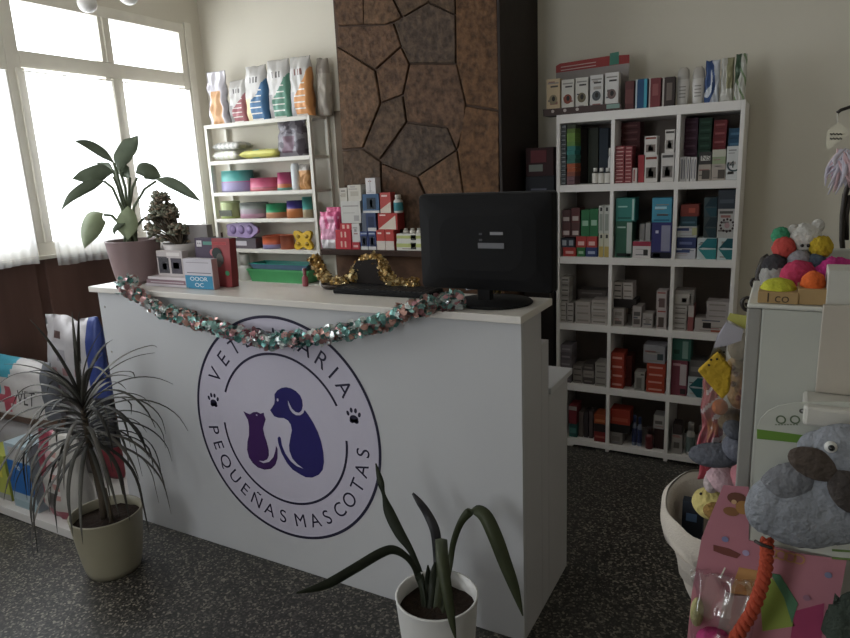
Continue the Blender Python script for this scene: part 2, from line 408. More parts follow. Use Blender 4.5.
# ------------------------------------------------------------------ reception counter
WHITE = mat('#bebec0', .45, var=.02, vscale=3)
WHITE2 = mat('#b9b7b9', .5, var=.02, vscale=3)
XL, XRr, YFc = -2.575, -.65, 1.735
RC = thing('reception_counter', 'white reception counter with round veterinary logo on its front', 'counter', (-1.6, 1.85, 0))
FPN = put('front_panel', MB().box(XL, XRr, YFc, YFc+.02, .0, 1.066, WHITE), RC, bevel=.0015)
b = MB(); b.box(XRr-.02, XRr, YFc+.021, 1.912, 0, 1.066, WHITE2); put('side_panel', b, RC, bevel=.0015)
b = MB(); b.box(XL, XL+.02, YFc+.021, 1.912, 0, 1.066, WHITE2); put('side_panel', b, RC, bevel=.0015)
put('countertop', MB().box(-2.6, -.642, 1.712, 2.0, 1.067, 1.09, mat('#d8d2cb', .3, var=.03, vscale=4)), RC, bevel=.002)
put('back_panel', MB().box(XL+.021, XRr, 1.914, 1.985, 0, .955, WHITE2), RC, bevel=.0015)
dsk = put('desk_unit', MB().box(-2.4, XRr, 1.987, 2.2, 0, .765, WHITE2), RC, bevel=.0015)
put('desk_top', MB().box(-2.4, XRr+.008, 1.987, 2.235, .766, .787, WHITE), RC, bevel=.0015)
sc = MB()
for z in (1.0, .82, .6): sc.lathe([(0, 0), (.004, 0), (.004, .001), (0, .001)], (0, 0, 0), mat('#77736d', .4, metal=.6), 12)
sc = MB()
for z in (1.0, .80): sc.prism([(XL+.035+.005*math.cos(a*.785), z+.005*math.sin(a*.785)) for a in range(8)], YFc-.0012, YFc, mat('#8b877f', .4))
put('screw_cap', sc, FPN, label='small grey screw caps')
# logo sticker
LC = (-1.603, .584); YL = YFc-.0006; INK = mat('#26233a', .4, var=.02); LOGO = mat('#bdb8c6', .4, var=.01)
lg = MB(); n = 96
lg.prism([(LC[0]+.437*math.cos(2*math.pi*i/n), LC[1]+.437*math.sin(2*math.pi*i/n)) for i in range(n)], YL, YFc+.0005, LOGO)
yy = YL-.0006
lg.arc(LC, .430, .441, 0, 360, yy, INK, 144); lg.arc(LC, .2915, .301, 157, 26.6, yy, INK); lg.arc(LC, .2915, .301, 182.6, 361.4, yy, INK)
for chh, a in zip('VETERINARIA', (150.3, 136.3, 122.9, 111, 99.5, 89.5, 79.5, 66.6, 54.3, 44.2, 33.8)):
    a = R(a); o = (LC[0]+.362*math.cos(a), yy, LC[1]+.362*math.sin(a))
    lg.text(chh, .088, o, (math.sin(a), 0, -math.cos(a)), (math.cos(a), 0, math.sin(a)), INK)
for chh, a in zip('PEQUEÑASMASCOTAS', (-171.4, -161.2, -149.8, -138.4, -128.1, -117.4, -106.5, -95.8, -82.4, -70.5, -60.2, -48.5, -37.6, -25.6, -14.8, -4.3)):
    a = R(a); o = (LC[0]+.368*math.cos(a), yy, LC[1]+.368*math.sin(a))
    lg.text(chh, .078, o, (-math.sin(a), 0, math.cos(a)), (-math.cos(a), 0, -math.sin(a)), INK)
def disc(mb, cx, cz, rx, rz, y, m, rot=0, n=20):
    ca, sa = math.cos(rot), math.sin(rot)
    mb.add([(cx+rx*math.cos(t)*ca-rz*math.sin(t)*sa, y, cz+rx*math.cos(t)*sa+rz*math.sin(t)*ca) for t in (2*math.pi*i/n for i in range(n))], [tuple(range(n))], m)
for pa in (167.9, 17.7):
    px_, pz_ = LC[0]+.352*math.cos(R(pa)), LC[1]+.352*math.sin(R(pa))
    disc(lg, px_, pz_-.012, .018, .014, yy, INK); disc(lg, px_-.009, pz_-.02, .01, .009, yy, INK); disc(lg, px_+.009, pz_-.02, .01, .009, yy, INK)
    for dx, dz, ro in ((-.024, .006, .3), (-.009, .019, .1), (.009, .019, -.1), (.024, .006, -.3)): disc(lg, px_+dx, pz_+dz, .006, .0095, yy, INK, ro)
k7 = lambda x, y: (lambda p: (p.x, p.z))(at(225+x/5.317, 370+y/5.317, 1, YL))
DOG = mat('#241f5e', .4, var=.12, vscale=4); CAT = mat('#3a1c52', .4, var=.12, vscale=4)
def fan(mb, pts, m, y):
    P = [k7(*p) for p in pts]; import mathutils
    tri = mathutils.geometry.tessellate_polygon([[Vector((x, z, 0)) for x, z in P]])
    mb.add([(x, y, z) for x, z in P], [tuple(t) for t in tri], m)
dog = [(265,160),(263,130),(278,108),(300,95),(325,91),(352,97),(378,112),(400,135),(411,160),(414,190),(408,215),(395,228),(425,213),(445,240),(470,280),(495,330),(512,380),(524,440),(527,490),(520,530),(500,556),(465,572),(430,570),(400,555),(360,530),(330,495),(300,440),(284,390),(280,362),(288,352),(297,360),(303,400),(322,445),(350,485),(380,510),(417,524),(385,500),(358,470),(343,430),(341,400),(348,360),(356,320),(350,290),(335,268),(312,255),(285,254),(262,246),(250,228),(240,213),(250,200),(262,180)]
fan(lg, dog, DOG, yy)
fan(lg, [(335,160),(338,185),(347,210),(360,228),(380,240),(400,240),(418,228),(424,208),(412,205),(408,220),(392,227),(375,222),(357,205),(345,182)], LOGO, yy-.0005)
fan(lg, [(277,150),(284,152),(286,163),(280,168),(276,160)], LOGO, yy-.0005)
cat = [(98,218),(115,228),(133,235),(150,224),(170,222),(190,232),(207,226),(208,240),(217,262),(210,285),(203,310),(210,345),(222,380),(233,425),(234,455),(225,475),(205,484),(180,482),(205,495),(235,488),(258,462),(268,430),(272,402),(280,420),(280,470),(268,505),(245,526),(210,530),(175,518),(148,495),(128,465),(118,425),(120,380),(128,345),(128,300),(122,265),(108,240)]
fan(lg, cat, CAT, yy)
fan(lg, [(165,236),(172,235),(174,243),(167,243)], LOGO, yy-.0005)
put('logo_sticker', lg, FPN, label='round lilac sticker with cat, dog and paw prints in dark ink')

# ------------------------------------------------------------------ white cube shelving with medicines
SX0, SX1, SY = -1.035, -.185, 3.289
SHW = mat('#e0dcd9', .5, var=.02, vscale=3)
sh = MB(); SB = YB-.012
sh.box(SX0, SX0+.018, SY, SB, 0, 1.755, SHW); sh.box(SX1-.018, SX1, SY, SB, 0, 1.755, SHW)
xd1 = at(612.5, 150, 1, SY).x; xd2 = at(677.5, 150, 1, SY).x
LV = [1.412, 1.048, .695, .36, .045]
for z in LV[:-1]: sh.box(SX0+.018, SX1-.018, SY+.001, SB-.001, z-.036, z, SHW)
sh.box(SX0+.018, SX1-.018, SY+.001, SB-.001, .015, .045, SHW); sh.box(SX0+.018, SX1-.018, SY, SB, 1.713, 1.755, SHW)
for x in (xd1, xd2): sh.box(x-.009, x+.009, SY+.002, SB-.002, .0, 1.715, SHW)
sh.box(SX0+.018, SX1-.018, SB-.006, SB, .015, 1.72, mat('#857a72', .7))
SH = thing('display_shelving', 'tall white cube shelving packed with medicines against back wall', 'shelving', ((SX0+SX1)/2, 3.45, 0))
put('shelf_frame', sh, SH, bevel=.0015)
_ft = MB().prism([(SX0+.018, .016), (SX0+.018, 0), (SX0+.09, 0), (SX0+.10, .012), (SX0+.2, .016)], SY+.003, SY+.02, SHW)
put('foot_rail', _ft, SH)

def cubby(px, Y, x0, x1):
    if px[0] < 556 or px[0] > 750 or px[3] < 118 or Y < 3.2: return x0, x1
    e = [SX0+.018, xd1-.009, xd1+.009, xd2-.009, xd2+.009, SX1-.018]
    xc = at((px[0]+px[2])/2, (px[1]+px[3])/2, 1, SY).x
    i = 0 if xc < xd1 else (2 if xc < xd2 else 4)
    return max(x0, e[i]+.001), max(min(x1, e[i+1]-.001), e[i]+.02)
def ceil_clamp(Y, z0, z1):
    if Y > 3.2 and z0 < 1.7 and z0 > .04 and z0 not in UNITZ:
        for t in (.322, .657, 1.01, 1.374, 1.711):
            if z0 < t: return min(z1, t-.003)
    return z1
UNITZ = []
def pb(px, Y, dep, z0, col, rects=(), label='', cat='box', name='medicine_box', group=None, side=None, h=None, top=None, txt=None, rot=0):
    """carton whose front face covers the given pixel box on the plane y=Y, resting at height z0"""
    x0, x1, _, z1 = face(Y, *px); x0, x1 = cubby(px, Y, x0, x1)
    if h: z1 = z0+h
    z1 = ceil_clamp(Y, z0, z1); z0 += .0006; w = x1-x0; hh = z1-z0
    mb = MB(); mb.box(x0+.0004, x1-.0004, Y, Y+dep, z0, z1, gl(col))
    for r in rects:
        u0, v0, u1, v1, c = r; mb.box(x0+u0*w, x0+u1*w, Y-.0006, Y+.001, z0+v0*hh, z0+v1*hh, gl(c))
    if len(rects) < 3 and sum(int(col[i:i+2], 16) for i in (1, 3, 5)) > 330 and w > .03:
        for _k in range(rnd.randint(2, 4)):
            a_ = rnd.uniform(.06, .3); b_ = rnd.uniform(.55, .94); v_ = rnd.uniform(.08, .9); mb.box(x0+a_*w, x0+b_*w, Y-.0004, Y+.001, z0+v_*hh, z0+min(.97, v_+rnd.uniform(.03, .09))*hh, gl(rnd.choice(['#6a6460', '#8c857f', '#5a5a66', '#94605c', '#a29a94'])))
    if side: mb.box(x1-.001, x1+.0002, Y+.001, Y+dep-.001, z0+.001, z1-.001, gl(side))
    if txt:
        s, u, v, sz, c = txt; mb.text(s, sz, (x0+u*w, Y-.0016, z0+v*hh), (1, 0, 0), (0, 0, 1), gl(c))
    o = put(name, mb, label=label, cat=cat, group=group)
    if rot: o.rotation_euler.z = rot
    return o, z1
def stack(px, Y, dep, z0, n, cols, desc, tail, name='medicine_box', group=None, stripe='#b9b4ae', dz=.0004):
    x0, x1, _, z1 = face(Y, *px); x0, x1 = cubby(px, Y, x0, x1); z1 = ceil_clamp(Y, z0, z1); hh = (z1-z0)/n
    for k in range(n):
        c = cols[k % len(cols)] if len(cols) != n else cols[k]
        j = rnd.uniform(-.0015, .0015); a = z0+k*hh+.0006
        mb = MB().box(x0+j, x1+j-.001, Y, Y+dep, a, a+hh-dz-.0006, gl(c))
        w = x1-x0
        mb.box(x0+j+.12*w, x0+j+.85*w, Y-.0005, Y+.001, a+hh*.32, a+hh*.55, gl(stripe)) if stripe else None
        nm = desc if isinstance(desc, str) else desc[k]
        put(name, mb, label='%s, %s, %s' % (nm, ordn(k, n), tail), cat='box', group=group or ('stack of %s %s' % (nm, tail)))
def bottle(px, Y, z0, body, cap, label, lab=None, capf=.22, dep=None, group=None, name='medicine_bottle', labf=(.15, .75), labtxt=None):
    x0, x1, _, z1 = face(Y, *px); r = (x1-x0)/2; cx = (x0+x1)/2; h = z1-z0; d = dep or 1; z0 += .0005
    t = thing(name, label, 'bottle', (cx, Y+r*d, z0), group)
    q = h*(1-capf)
    bo = put('body', MB().lathe([(0, 0), (r*.92, 0), (r, .004), (r, q*.78), (r*.9, q*.88), (r*.55, q*.97), (r*.55, q)], (cx, Y+r*d, z0), mat(body, .3), 24, 1, d), t)
    put('cap', MB().lathe([(r*.4, q-.001), (r*.66, q-.001), (r*.66, h*.985), (r*.6, h), (0, h)], (cx, Y+r*d, z0), mat(cap, .4), 20, 1, d), t)
    if lab: put('label_band', MB().lathe([(r+.0006, q*labf[0]), (r+.0006, q*labf[1])], (cx, Y+r*d, z0), gl(lab), 24, 1, d), bo)
    return t
Y1 = 3.305
# --- row 1
g = 'stack beside the left upright'
stack((558, 122, 566.3, 184.5), Y1, .10, LV[0], 14, ['#3f4448'], 'thin dark grey carton', 'grey stack in top left cubby', stripe='#8a8f92')
cc = ['#6b4a52', '#6b4a52', '#8b4a3a', '#a8502e', '#a8502e', '#2f6e62', '#2f6e62', '#2c7d77', '#2c7d77', '#5d8a3c', '#6c8f3a', '#6c8f3a', '#55702c', '#3a4030']
nm = ['mauve carton', 'mauve carton', 'rust carton', 'orange carton', 'orange carton', 'green carton', 'green carton', 'teal carton', 'teal carton', 'lime carton', 'lime carton', 'lime carton', 'olive carton', 'blackish carton']
stack((567, 123, 575.3, 184.5), Y1, .10, LV[0], 14, cc, ['thin '+s for s in nm], 'mixed stack in top left cubby', stripe=None, group='multicoloured stack in the top left cubby')
for i, (l, r, c, d) in enumerate([(578, 587, '#3a3230', 'dark brown'), (588, 598, '#3d4238', 'dark olive'), (599, 608, '#333f4c', 'dark slate blue')]):
    pb((l, 128, r, 183), 3.47, .09, LV[0], c, [(.2, .3, .8, .7, c)], 'tall %s pack standing at the back of the top left cubby' % d, 'box', 'medicine_box')
for i, (l, r, d) in enumerate([(591.6, 597.4, 'left'), (597.8, 603.6, 'middle'), (604, 610, 'right')]):
    bottle((l, 168, r, 184), Y1+.01, LV[0], '#2b2624', '#d9d7d2', '%s of three dark glass pill bottles with white caps, top left cubby' % d, '#d5d0c8', labf=(.06, .86), group='pill bottles in the top left cubby')
bottle((607.5, 148, 610.8, 184), Y1+.09, LV[0], '#d5d5d3', '#d9d7d2', 'slim tall white bottle behind the pill bottles')
stack((615, 146, 624.4, 183.6), Y1, .09, LV[0], 10, ['#8d3a3e'], 'thin red carton', 'first stack in top middle cubby', stripe='#d0a5a0')
stack((625, 146, 632, 183.6), Y1+.002, .09, LV[0], 10, ['#933c40'], 'narrow red carton', 'second stack in top middle cubby', stripe='#c99b96')
stack((621, 122, 640, 172), Y1+.12, .10, LV[0], 9, ['#5c2a2c'], 'wide dark red carton', 'back stack in top middle cubby', stripe='#7d4a48')
pb((632.5, 168, 637, 184), Y1, .05, LV[0], '#cdbdb8', [(.2, .1, .5, .9, '#a34c4a')], 'small white carton with red edge before the dark red stack')
pb((638, 155, 644, 184), Y1+.005, .08, LV[0], '#a03036', [], 'bright red slim carton standing upright, top middle cubby')
PIC = lambda a='#6d655e', b='#8a3b30': [(.08, .84, .92, .93, b), (.12, .15, .88, .55, a), (.3, .2, .7, .42, '#4c4642'), (.35, .4, .55, .52, '#cfc9c4')]
_, z = pb((644.6, 155, 657.5, 182.8), Y1, .08, LV[0], '#cfc9c4', PIC(), 'white carton with a dog picture, below another, left pair of top middle cubby')
pb((644.6, 136, 657, 154.5), Y1+.004, .07, z, '#cfc9c4', PIC('#7b6f68'), 'white carton with dark red band atop the left pair, top middle cubby')
_, z = pb((661, 153, 674, 182.5), Y1, .08, LV[0], '#cdc7c2', PIC('#77706c', '#5c5855'), 'white carton with animal picture beside the upright, top middle cubby')
pb((665, 129.5, 674.5, 152), Y1+.004, .07, z, '#cdc7c2', PIC('#8e8883', '#4a4745'), 'narrow white carton atop the one beside the upright, top middle cubby')
for i, l in enumerate((679.6, 683, 686.4, 690.2, 693.4)):
    pb((l, 157, l+3, 181.6), Y1, .08, LV[0], '#cbc7c6', [(.35, .1, .65, .9, '#6b6a74')], '%s of five slim white cartons standing in the top right cubby' % ['first', 'second', 'third', 'fourth', 'fifth'][i], group='slim white cartons in the top right cubby')
stack((683, 118, 697, 182), Y1+.12, .09, LV[0], 8, ['#55344a'], 'mauve carton', 'back left of top right cubby', stripe='#6e4c62')
_, z = pb((698, 164.5, 711, 181), Y1, .1, LV[0], '#a89c90', [(.3, .1, .9, .65, '#4d4640')], 'tan carton with a dark pet photo, left one, top right cubby')
pb((699, 152, 711.6, 164), Y1+.003, .1, z, '#3c3a38', [(.15, .3, .9, .7, '#c9c5be')], 'black carton with white lettering in the top right cubby', txt=('NS', .55, .5, .03, '#3c3a38'))
_, z = pb((711.6, 164, 725.5, 181), Y1, .1, LV[0], '#ab9f94', [(.45, .1, .95, .65, '#4d4640')], 'tan carton with a dark pet photo, right one, top right cubby')
pb((712.4, 149.5, 725.8, 163.4), Y1+.003, .1, z, '#8d9a78', [(0, .5, 1, 1, '#b9b8a8')], 'pale green and white carton over the right tan one')
_, z = pb((726.3, 146, 742, 180.3), Y1, .1, LV[0], '#c7c8c7', [(.15, .86, .85, .9, '#8a8a8a'), (.15, .78, .7, .81, '#9a9a9a')], 'white carton marked with a curved arrow and number 4', txt=('4', .5, .45, .045, '#3c4a4c'))
_a = MB(); x0, x1, z0_, z1_ = face(Y1, 726.3, 146, 742, 180.3); _a.arc(((x0+x1)/2, (z0_+z1_)/2-.008), .022, .029, 150, 390, Y1-.0018, '#3f5054', 24)
put('printed_arrow', _a, bpy.context.scene.objects[_.name] if hasattr(_, 'name') else [o for o in C.objects if o.get('label', '').startswith('white carton marked')][0])
stack((698, 118, 711, 181), Y1+.115, .09, LV[0], 8, ['#274a39'], 'dark green carton', 'at back of top right cubby', stripe='#3d6450')
stack((712.5, 120, 725.5, 181), Y1+.115, .09, LV[0], 7, ['#7d2b30'], 'crimson carton', 'at the back of the top right cubby', stripe='#a5575a')
stack((727.5, 128, 741.5, 180), Y1+.115, .09, LV[0], 5, ['#27506e'], 'deep blue carton', 'back right of top right cubby', stripe='#4a7591')
# --- row 2
z = LV[1]
def grid(cells, Y, dep, tail, group, stripe='#d6cfcb'):
    for px, c, zb, lab in cells:
        pb(px, Y, dep, zb, c, [(.18, .3, .82, .6, stripe)], lab, group=group)
x = 0
_, a = pb((563, 247.5, 576, 256.4), Y1, .1, z, '#b0322c', [(.2, .3, .8, .6, '#d49a92')], 'small red carton on the shelf, left end of second row left cubby')
pb((577, 247.5, 585, 256.6), Y1, .1, z, '#2c6b34', [(.2, .3, .8, .6, '#8fb090')], 'small green carton between a red and a blue one, second row')
pb((585.6, 247.5, 597.4, 256.8), Y1, .1, z, '#2c3c6e', [(.2, .3, .8, .6, '#97a2bd')], 'small blue carton beside a green one, second row left cubby')
pb((558.5, 238.5, 574.5, 246.5), Y1+.004, .1, a, '#2d3340', [(.1, .2, .4, .8, '#9aa0a8'), (.6, .2, .9, .8, '#8a9098')], 'navy carton with two pale squares in second row left cubby')
_, b2 = pb((576, 236.5, 586.2, 246.6), Y1+.004, .1, a, '#b33633', [(.2, .2, .8, .55, '#d8a9a2')], 'left of two bright red cartons under the green ones')
pb((586.6, 236.5, 597, 246.6), Y1+.004, .1, a, '#b33633', [(.2, .2, .8, .55, '#d8a9a2')], 'right of two bright red cartons under the green ones')
_, a2 = pb((562, 223, 570.6, 238), Y1+.006, .1, b2-.004, '#54302f', [(.15, .15, .85, .45, '#b9a8a3')], 'maroon carton, lower left of four in second row left cubby')
pb((571.2, 223, 579.8, 238), Y1+.006, .1, b2-.004, '#54302f', [(.15, .15, .85, .45, '#b9a8a3')], 'maroon carton, lower right of four in second row left cubby')
pb((562, 210, 570.6, 222.6), Y1+.006, .1, a2, '#4a2a2b', [(.15, .15, .85, .45, '#a89893')], 'maroon carton, upper left of four in second row left cubby')
pb((571.2, 208, 579.8, 222.6), Y1+.006, .1, a2, '#5d2b2c', [(.15, .15, .85, .45, '#a89893')], 'maroon carton, upper right of four in second row left cubby')
pb((581, 210, 589.6, 235.8), Y1+.006, .1, b2, '#22693c', [(.15, .4, .85, .6, '#8db39a')], 'left of two green cartons in second row left cubby')
pb((590, 209, 598, 235.8), Y1+.006, .1, b2, '#22693c', [(.15, .4, .85, .6, '#8db39a')], 'right of two green cartons in second row left cubby')
for i, (l, r) in enumerate(((598.6, 603.6), (604, 609.6))):
    _, a = pb((l, 233.5, r, 257), Y1, .09, z, '#c3bfa8', [(.1, 0, .9, .45, '#b59b4a'), (.3, .8, .7, .95, '#3a3a38')], 'cream and yellow tall carton, %s one below, second row left cubby' % ('left', 'right')[i])
    pb((l, 205.5, r, 233), Y1, .09, a, '#b4b5ac', [(.2, .1, .8, .7, '#8b9188'), (.3, .8, .7, .93, '#3a3a38')], 'grey-white tall carton, %s one above, second row left cubby' % ('left', 'right')[i])
# middle cubby
_, a = pb((615.4, 221.5, 632, 256.6), Y1, .11, z, '#2b5c48', [(.68, .03, .98, .97, '#a9b5ae'), (.1, .82, .6, .86, '#9db8aa'), (.1, .03, .95, .12, '#1d2422')], 'dark green carton standing under a teal one, second row middle cubby')
pb((616, 198, 635, 221), Y1+.004, .1, a, '#2f7d74', [(.85, .05, .95, .95, '#a8c4be'), (.1, .6, .6, .66, '#8fc0b6'), (.1, .1, .8, .18, '#1f5c55')], 'teal carton on top of the dark green one, second row middle cubby')
_, a = pb((632.6, 241.5, 650.6, 257.4), Y1, .1, z, '#c9c2c2', [(0, .72, 1, 1, '#a8324a'), (.6, .15, .85, .5, '#33302f')], 'white carton with crimson top band between green and purple ones')
pb((639.5, 224, 644.6, 241), Y1+.03, .06, a, '#8b8988', [], 'left of two small grey cartons atop the crimson-banded one')
pb((645.4, 223, 650.4, 241), Y1+.03, .06, a, '#9b9996', [], 'right of two small grey cartons atop the crimson-banded one')
_, a = pb((651.4, 222.5, 671, 257.6), Y1, .11, z, '#3a3a78', [(.5, .2, .95, .92, '#8d8ea8'), (0, 0, 1, .17, '#1f1f2c'), (.1, .03, .45, .13, '#c9c9d2'), (.2, .7, .35, .78, '#c0c0da')], 'purple and lilac carton standing under a sky blue one')
pb((652, 198, 671.6, 222), Y1+.004, .1, a, '#3f93b3', [(.15, .55, .75, .65, '#9fd0e0'), (.1, .05, .9, .12, '#2a6d8c')], 'sky blue carton on top of the purple one, second row')
# right cubby
_, a = pb((674.5, 248.5, 695.6, 259), Y1, .11, z, '#b5b5be', [(0, .6, .7, .85, '#3d4a7c')], 'white carton with navy stripe on the shelf, second row right cubby')
_, a = pb((675.5, 237.5, 696, 248), Y1+.003, .11, a, '#2e3a6a', [(.15, .35, .8, .6, '#5a6592')], 'navy carton second up in second row right cubby')
_, a = pb((677, 226.5, 697, 237), Y1+.003, .11, a, '#aeb0b4', [(0, .6, .6, .85, '#34406c'), (.75, .2, 1, .9, '#a8a878')], 'white carton with blue stripe and yellow end, third up')
_, a = pb((680, 216.5, 697, 226), Y1+.004, .1, a, '#24404c', [(.1, .3, .9, .5, '#3f6070')], 'dark teal carton under the rusty red one, second row right cubby')
pb((680.5, 204.5, 699, 216), Y1+.006, .1, a, '#7a2f26', [(.45, .3, .8, .7, '#a84a38')], 'rusty red carton topmost of the pile, second row right cubby')
CH = lambda c1='#1f8f92', c2='#46b3ae': None
def chevron(px, Y, z0, base, c1, c2, label, group=None):
    o, zt = pb(px, Y, .11, z0, base, [], label, group=group)
    x0, x1, _, z1 = face(Y, *px); w = x1-x0; h = z1-z0
    mb = MB()
    for pts, c in (([(.05, .5), (.5, .98), (1, .98), (1, .52), (.3, .55)], c1), ([(.05, .5), (.3, .45), (1, .48), (1, .02), (.5, .02)], c2)):
        mb.prism([(x0+u*w, z0+v*h) for u, v in pts], Y-.0008, Y, gl(c))
    put('printed_arrow', mb, o); return zt
a = chevron((697, 238, 716.4, 258.6), Y1, z, '#bcc6c8', '#1c6f78', '#2a8a8c', 'white carton with teal arrow, left of a pair, second row right cubby')
chevron((717.4, 238, 736.4, 259), Y1, z, '#bcc6c8', '#17525c', '#1f6f74', 'white carton with teal arrow, right of a pair, second row right cubby')
a3 = chevron((703.5, 217, 716.4, 237.4), Y1+.003, a, '#3d4648', '#1d3038', '#223a42', 'dark carton with arrow above the left teal arrow one')
chevron((704, 197.5, 717, 216.4), Y1+.006, a3, '#3c4c50', '#17323e', '#1f4652', 'dark blue carton with arrow, uppermost of its column')
o, a = pb((717.4, 209, 737, 237.4), Y1+.003, .1, a, '#a8a6a2', [(.1, .84, .9, .93, '#55534f')], 'grey carton printed with a ring of dark dots')
_d = MB(); x0, x1, z0_, z1_ = face(Y1+.003, 717.4, 209, 737, 237.4)
for k in range(12): disc(_d, (x0+x1)/2+.028*math.cos(k*.5236), z0_+.055+.028*math.sin(k*.5236), .005, .006, Y1+.0015, gl('#3d2c2e'), n=8)
disc(_d, (x0+x1)/2, z0_+.055, .011, .013, Y1+.0015, gl('#a88488')); put('printed_dots', _d, o)
pb((718, 190, 736, 208.6), Y1+.006, .1, a, '#333a44', [(.1, .3, .9, .5, '#4a525c')], 'dark slate carton on top of the dotted one')
# --- row 3
z = LV[2]
stack((559.5, 303, 566.2, 320.5), Y1, .1, z, 4, ['#a9a29c'], 'small whitish carton', 'front left of third row left cubby', stripe='#6e6660')
stack((567, 303, 573.6, 320.8), Y1, .1, z, 4, ['#a39c96'], 'small pale grey carton', 'second stack in third row left cubby', stripe='#5e5752')
stack((561, 277, 569, 302.3), Y1+.005, .08, face(Y1, 559.5, 303, 566.2, 320.5)[3]+.001, 5, ['#a29b95', '#8f8882'], 'tiny ivory carton', 'raised stack at third row left', stripe='#554e4a')
stack((575.4, 302, 590.6, 321.2), Y1, .1, z, 3, ['#a39a92'], 'wide off-white carton', 'middle stack in third row left cubby', stripe='#8a8078')
stack((591.4, 300, 607.6, 321.8), Y1, .1, z, 4, ['#a89f97', '#9b928a'], 'wide cream carton', 'right stack in third row left cubby', stripe='#7d746c')
stack((578, 290, 606, 320), Y1+.115, .1, z, 5, ['#5d5450'], 'dim greyish carton', 'back of third row left cubby', stripe='#7d7470')
_, a = pb((612.6, 308.6, 624, 325.6), Y1, .1, z, '#9d948e', [(.2, .1, .8, .3, '#655d58'), (.2, .6, .8, .8, '#7a726c')], 'off-white carton at the left of the third row middle cubby')
_, a = pb((613, 299, 636, 308.2), Y1+.03, .1, a, '#2b2523', [], 'flat black carton lying across the off-white one, third row middle')
stack((613, 282.5, 622.4, 298.8), Y1+.03, .09, a, 3, ['#aca39d'], 'small pale carton', 'left on the flat black carton', stripe='#4d4541')
stack((623, 282.5, 633, 299), Y1+.03, .09, a, 3, ['#b1a8a2'], 'small light carton', 'right on the flat black carton', stripe='#7d746e')
_, a = pb((632.4, 306.6, 641.4, 325.6), Y1, .1, z, '#a59c97', [(.15, .55, .85, .75, '#55504c'), (.15, .15, .85, .4, '#5a524e')], 'pale carton with two dark squares, third row middle cubby')
pb((642.4, 313.6, 652.8, 327.2), Y1, .08, z, '#a59d98', [(.3, .3, .7, .7, '#8a827c')], 'squat white carton beside the one with dark squares')
_, a = pb((656.4, 309.4, 666.4, 327.6), Y1, .08, z, '#b0a5a2', [(.2, .1, .75, .6, '#554743'), (.1, .86, .9, .93, '#a04a44')], 'white carton with animal photo, lower of a pair, third row')
pb((656.4, 291, 666.4, 308.8), Y1, .08, a, '#b0a5a2', [(.25, .1, .85, .6, '#6b5450'), (.1, .86, .9, .93, '#a04a44')], 'white carton with animal photo, upper of a pair, third row')
stack((672.6, 305.5, 687, 328.2), Y1, .1, z, 5, ['#a8a19b', '#9c958f'], 'thin pale carton', 'left in third row right cubby', stripe='#6e6762')
pb((672.4, 290.6, 693.5, 303.4), Y1, .1, face(Y1, 672.6, 305.5, 687, 328.2)[3]+.001, '#8d8680', [(.05, .1, .9, .75, '#aaa39c'), (.4, .2, .65, .5, '#3d3833'), (.8, .1, .88, .8, '#4a443f')], 'grey carton with a bird picture atop the pale stack')
pb((687.8, 305.5, 693.6, 328.4), Y1+.002, .09, z, '#93504e', [(0, .55, 1, 1, '#b5aca5')], 'narrow red and white carton beside the pale stack, third row')
_, a = pb((694.6, 318.8, 728, 330), Y1, .1, z, '#aba29c', [(.25, .3, .5, .7, '#2c2725'), (.5, .05, 1, .2, '#9c4a38')], 'long white carton with black animal silhouette, third row right')
stack((706.4, 302, 730, 318.6), Y1+.003, .1, a, 3, ['#a49b97'], 'long pale carton', 'on the black silhouette carton', stripe='#857c78')
# --- row 4
z = LV[3]
stack((559.6, 345, 571.5, 384.5), Y1, .1, z, 5, ['#6b6268', '#5d555c'], 'dusky lilac carton', 'left of fourth row left cubby', stripe='#8b8288')
stack((573, 366, 582.5, 386), Y1+.01, .1, z, 3, ['#7d746c'], 'dusty grey carton', 'second stack in fourth row left cubby', stripe='#4a433e')
stack((583.4, 364, 594, 387), Y1+.01, .1, z, 3, ['#4f4743', '#8b8279'], 'small brownish carton', 'third stack in fourth row left cubby', stripe='#756c64')
stack((595, 363, 607.4, 387.6), Y1, .1, z, 4, ['#8f8880'], 'small stone-coloured carton', 'right of fourth row left cubby', stripe='#6b645e')
stack((610, 353, 624, 388), Y1, .1, z, 4, ['#a03423'], 'orange-red carton', 'left in fourth row middle cubby', stripe='#c9897a')
stack((625, 356, 632, 388), Y1+.05, .1, z, 3, ['#6b2a24'], 'dull brick carton', 'behind, in fourth row middle cubby', stripe=None)
pb((634.4, 372.5, 644.6, 391), Y1, .08, z, '#8f8b84', [(.2, .15, .7, .7, '#6a6660'), (.6, .85, .9, .93, '#4c4844')], 'white carton between the two orange-red stacks')
stack((646.4, 363.6, 665, 392.6), Y1, .1, z, 4, ['#aa3a25'], 'wide orange-red carton', 'right in fourth row middle cubby', stripe='#c9897a')
pb((643.4, 345.6, 665, 362), Y1-.002, .1, face(Y1, 646.4, 363.6, 665, 392.6)[3]+.001, '#8e8c90', [(.65, .2, .92, .55, '#3a4648')], 'light grey carton lying on the orange-red stack')
_, a = pb((669.6, 360.6, 687, 393.6), Y1, .1, z, '#7d3a48', [(.55, .3, .95, .9, '#b5a8aa'), (.6, .05, .95, .2, '#2c2426'), (.1, .85, .6, .92, '#b5868c')], 'wine red and white carton, fourth row right cubby')
pb((671, 339, 691, 359.6), Y1+.003, .1, a, '#2c5c50', [(.55, .1, .85, .9, '#6b8a80'), (.1, .3, .4, .5, '#1d4038')], 'green carton resting on the wine red one')
a = chevron((687.6, 377.5, 707, 397.6), Y1, z, '#a3adb0', '#175a60', '#1b5860', 'white carton with teal arrow alone in the fourth row right cubby')
